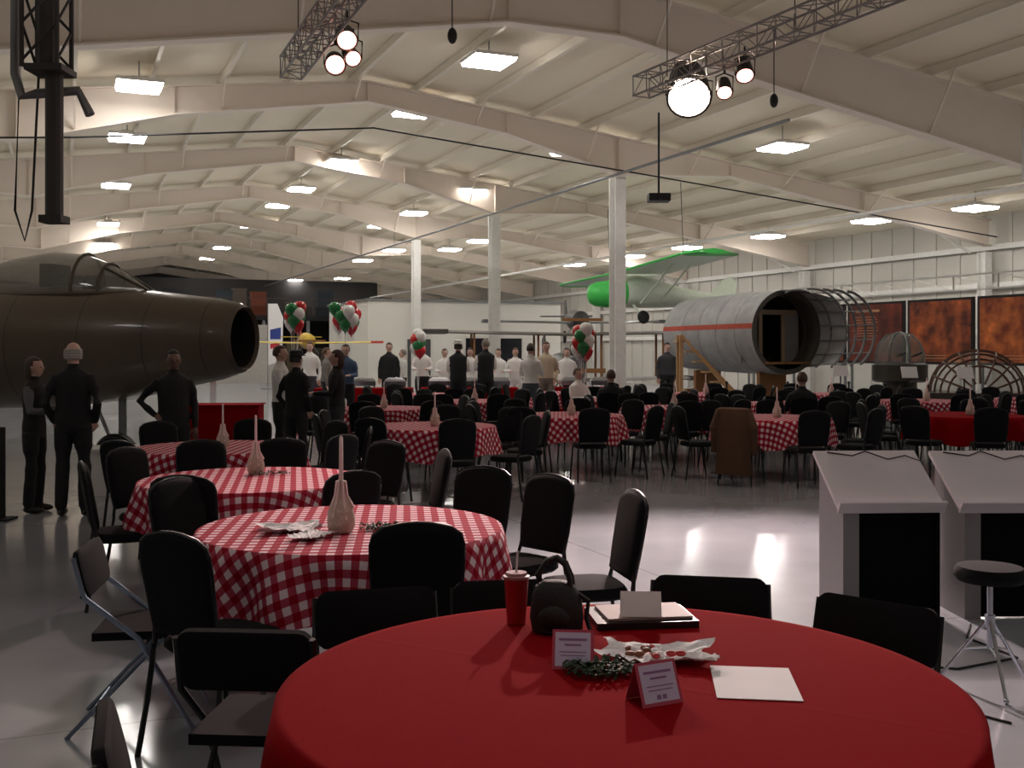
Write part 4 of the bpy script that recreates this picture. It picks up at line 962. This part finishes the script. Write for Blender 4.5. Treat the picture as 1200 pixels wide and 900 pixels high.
    if not bald:
        hb=MB(); hb.ball((0,0,0),(.084,.104,.114),24,16)
        bm=bmesh.new(); bm.from_mesh(hb.mesh('h',M_dark))
        rem=[v for v in bm.verts if (v.co.y>.035 and v.co.z<.055) or (v.co.z<-.055 and not long) or(v.co.y>.0 and v.co.z<.0)]
        bmesh.ops.delete(bm,geom=rem,context='VERTS')
        if long:
            for v in bm.verts:
                if v.co.z<-.02: v.co.z=v.co.z*1.7-.02; v.co.x*=1.1
        hm=bpy.data.meshes.new('hair'); bm.to_mesh(hm); bm.free(); hm.materials.append(mat('hair_%d_%d_%d'%hair,hair,.6,var=.2,bump=.5,bscale=90)); hm.polygons.foreach_set('use_smooth',[True]*len(hm.polygons))
        o=ob('hair',hm,parent=e); o.location=(0,-.008,1.655+dz); md=o.modifiers.new('s','SOLIDIFY'); md.thickness=.012
    else:
        hb=MB(); 
        for zz,rr in((1.60,.016),(1.625,.018),(1.65,.018),(1.675,.015)):
            hb.tube([(-.074,.01,zz+dz),(-.066,-.055,zz+dz),(0,-.088,zz+dz),(.066,-.055,zz+dz),(.074,.01,zz+dz)],rr,8)
        mob('hair',hb,mat('hair_%d_%d_%d'%hair,hair,.7),True,parent=e)
    for s in(-1,1):
        hb=MB(); hb.ball((s*.03,.088,1.645+dz),(.011,.008,.007),8,6); mob('eye',hb,M_dark,True,parent=e)
    if hat:
        hb=MB(); hb.lathe([(.13,1.70+dz),(.13,1.71+dz),(.095,1.715+dz),(.09,1.77+dz),(.05,1.785+dz),(.01,1.78+dz)],n=24); mob('hat',hb,mat('hat_%d'%hat[0],hat,.7),True,parent=e)
    return e
BK=(20,20,24); WH=(232,229,226); pi=math.pi
person('woman in dark vest and grey sleeves standing facing the man',-4.86,10.85,1.57,-pi/2,BK,BK,sleeve=(95,95,100),fem=True,long=True,hair=(60,48,40),arms='fwd',vox=.013)
person('balding grey-haired man in black suit standing with back turned',-4.36,10.6,1.72,.15,BK,BK,hair=(165,160,155),bald=True,arms='pocket',vox=.013)
person('person in black clothes standing with hand on hip',-3.6,11.35,1.64,pi+.4,BK,BK,hair=(30,24,20),arms=('down','hip'),skin=(110,80,68),vox=.013)
person('woman in white shirt and dark trousers standing by the jet nose',-3.17,14.6,1.70,-pi/2,WH,BK,fem=True,hair=(70,40,30),arms=('down','fwd'),vox=.014)
person('man in black jacket and dark cap standing among the chairs',-2.75,13.6,1.62,-.5,BK,BK,hair=(40,36,34),hat=BK,arms='pocket',vox=.014)
person('woman with dark hair in black jacket standing sideways',-2.3,14.0,1.64,pi/2,BK,(40,40,46),fem=True,long=True,hair=(60,35,28),arms='fwd',vox=.014)
farp=[('woman in pale top standing by the serving area',363,401,25.6,WH,(60,60,70),True,pi,'down'),
('man in blue shirt standing at the serving area',405,404,21,(70,90,120),BK,False,pi,'fwd'),
('man in dark suit standing near the serving tables',456,402,27,BK,BK,False,pi,'down'),
('woman in white blouse leaning over the serving tables',495,403,26.2,WH,BK,True,pi,'fwd'),
('man in white shirt and black vest seen from behind',537,400,23.4,BK,BK,False,0,'fwd'),
('woman in white blouse standing by the tables',551,408,26.6,WH,BK,True,pi,'down'),
('man in white shirt and black vest carrying a tray',569,398,23.8,BK,BK,False,.3,'fwd'),
('woman in white top standing behind a seated guest',622,403,21.2,WH,(70,75,85),True,-.3,'fwd'),
('man in beige shirt standing with hands in pockets',640,401,23.9,(190,175,150),(120,110,100),False,pi,'pocket'),
('person in white chef jacket behind the serving tables',604,408,27,WH,WH,False,pi,'fwd'),
('person in grey shirt standing behind the serving tables',383,408,24,(120,115,110),BK,False,-pi/2,'down'),
('person in white shirt standing behind the serving tables',584,409,27.5,WH,BK,True,pi,'fwd'),
('person in white apron standing behind the serving tables',521,409,27.3,WH,WH,False,pi,'fwd'),
('woman in pale blouse standing behind the serving tables',472,410,28.2,(200,196,190),BK,True,pi/2,'down'),
('man in white shirt standing near the balloon bouquet',664,408,25.5,WH,BK,False,pi,'pocket'),
('man in dark jacket standing near the wooden steps',782,402,27,(60,60,66),BK,False,pi,'down')]
for i,(lb,px,py,Yd,tp,btm,fem,yw,ar) in enumerate(farp):
    x=(px-600)/F*Yd; h=H+(410-py)/F*Yd
    sl=WH if 'vest' in lb else None
    person(lb,x,Yd,h,yw,tp,btm,sleeve=sl,fem=fem,long=fem and i%2==0,hair=random.choice([(50,35,28),(120,110,100),(90,60,40),(30,26,24)]),arms=ar,vox=.022,bald=(i in(4,)),hat=(200,200,195) if 'white shirt and black vest seen' in lb else None)
for lb,px,Yd,tp,face in (('man in white shirt sitting at a gingham table',680,20.35,WH,(1.9,19.4)),('woman in dark top sitting at a gingham table',716,18.4,BK,(1.9,19.4)),('woman in black sitting at a gingham table',940,16.5,BK,(4.7,17.9))):
    x=(px-600)/F*Yd; a=math.atan2(face[1]-Yd,face[0]-x)-pi/2
    if 'white' in lb: x,Yd=1.25,20.2; a=math.atan2(face[1]-Yd,face[0]-x)-pi/2
    person(lb,x,Yd,1.72,a,tp,BK,pose='sit',arms='table',hair=(80,55,40),vox=.02)
    for o in [o for o in list(bpy.data.objects) if o.get('category')=='chair' and (o.location.x-x)**2+(o.location.y-Yd)**2<.5**2]:
        for ch in list(o.children): bpy.data.objects.remove(ch)
        bpy.data.objects.remove(o)
    chair(x,Yd,(x-math.sin(a),Yd+math.cos(a)),'b',near=False)
best=min([o for o in bpy.data.objects if o.get('category')=='chair'],key=lambda o:(o.location.x-2.45)**2+(o.location.y-13.3)**2)
c=MB(); rings=[]
for z,w,d in((.95,.17,.03),(.93,.22,.06),(.8,.24,.08),(.55,.22,.085),(.3,.21,.09),(.14,.23,.1)):
    rings.append([(w*math.cos(2*math.pi*i/24)*(1+.06*math.sin(5*i)),-.29+d*math.sin(2*math.pi*i/24)*(1+.2*math.sin(7*i)),z) for i in range(24)])
c.loft(rings)
for s in(-1,1): c.tube([(s*.18,-.29,.9),(s*.25,-.3,.7),(s*.25,-.28,.4)],[.05,.055,.045],10)
mob('brown_coat',c,mat('coat_brown',(80,54,36),.85,bump=.3,bscale=30),True,loc=best.location,rot=best.rotation_euler.z,label='brown coat draped over the back of a chair',cat='coat')
# ---------------------------------------------------------------- world & camera
w=bpy.data.worlds.new('World'); bpy.context.scene.world=w; w.use_nodes=True
w.node_tree.nodes['Background'].inputs[0].default_value=(.6,.65,.75,1); w.node_tree.nodes['Background'].inputs[1].default_value=.05
cam=bpy.data.cameras.new('camera'); cam.lens=37.5; cam.sensor_width=36; cam.shift_y=-40/1200; cam.clip_end=300
co=bpy.data.objects.new('camera',cam); C.objects.link(co); co.location=(0,0,H); co.rotation_euler=(math.pi/2,0,0)
bpy.context.scene.camera=co
bpy.context.scene.view_settings.view_transform='Standard'
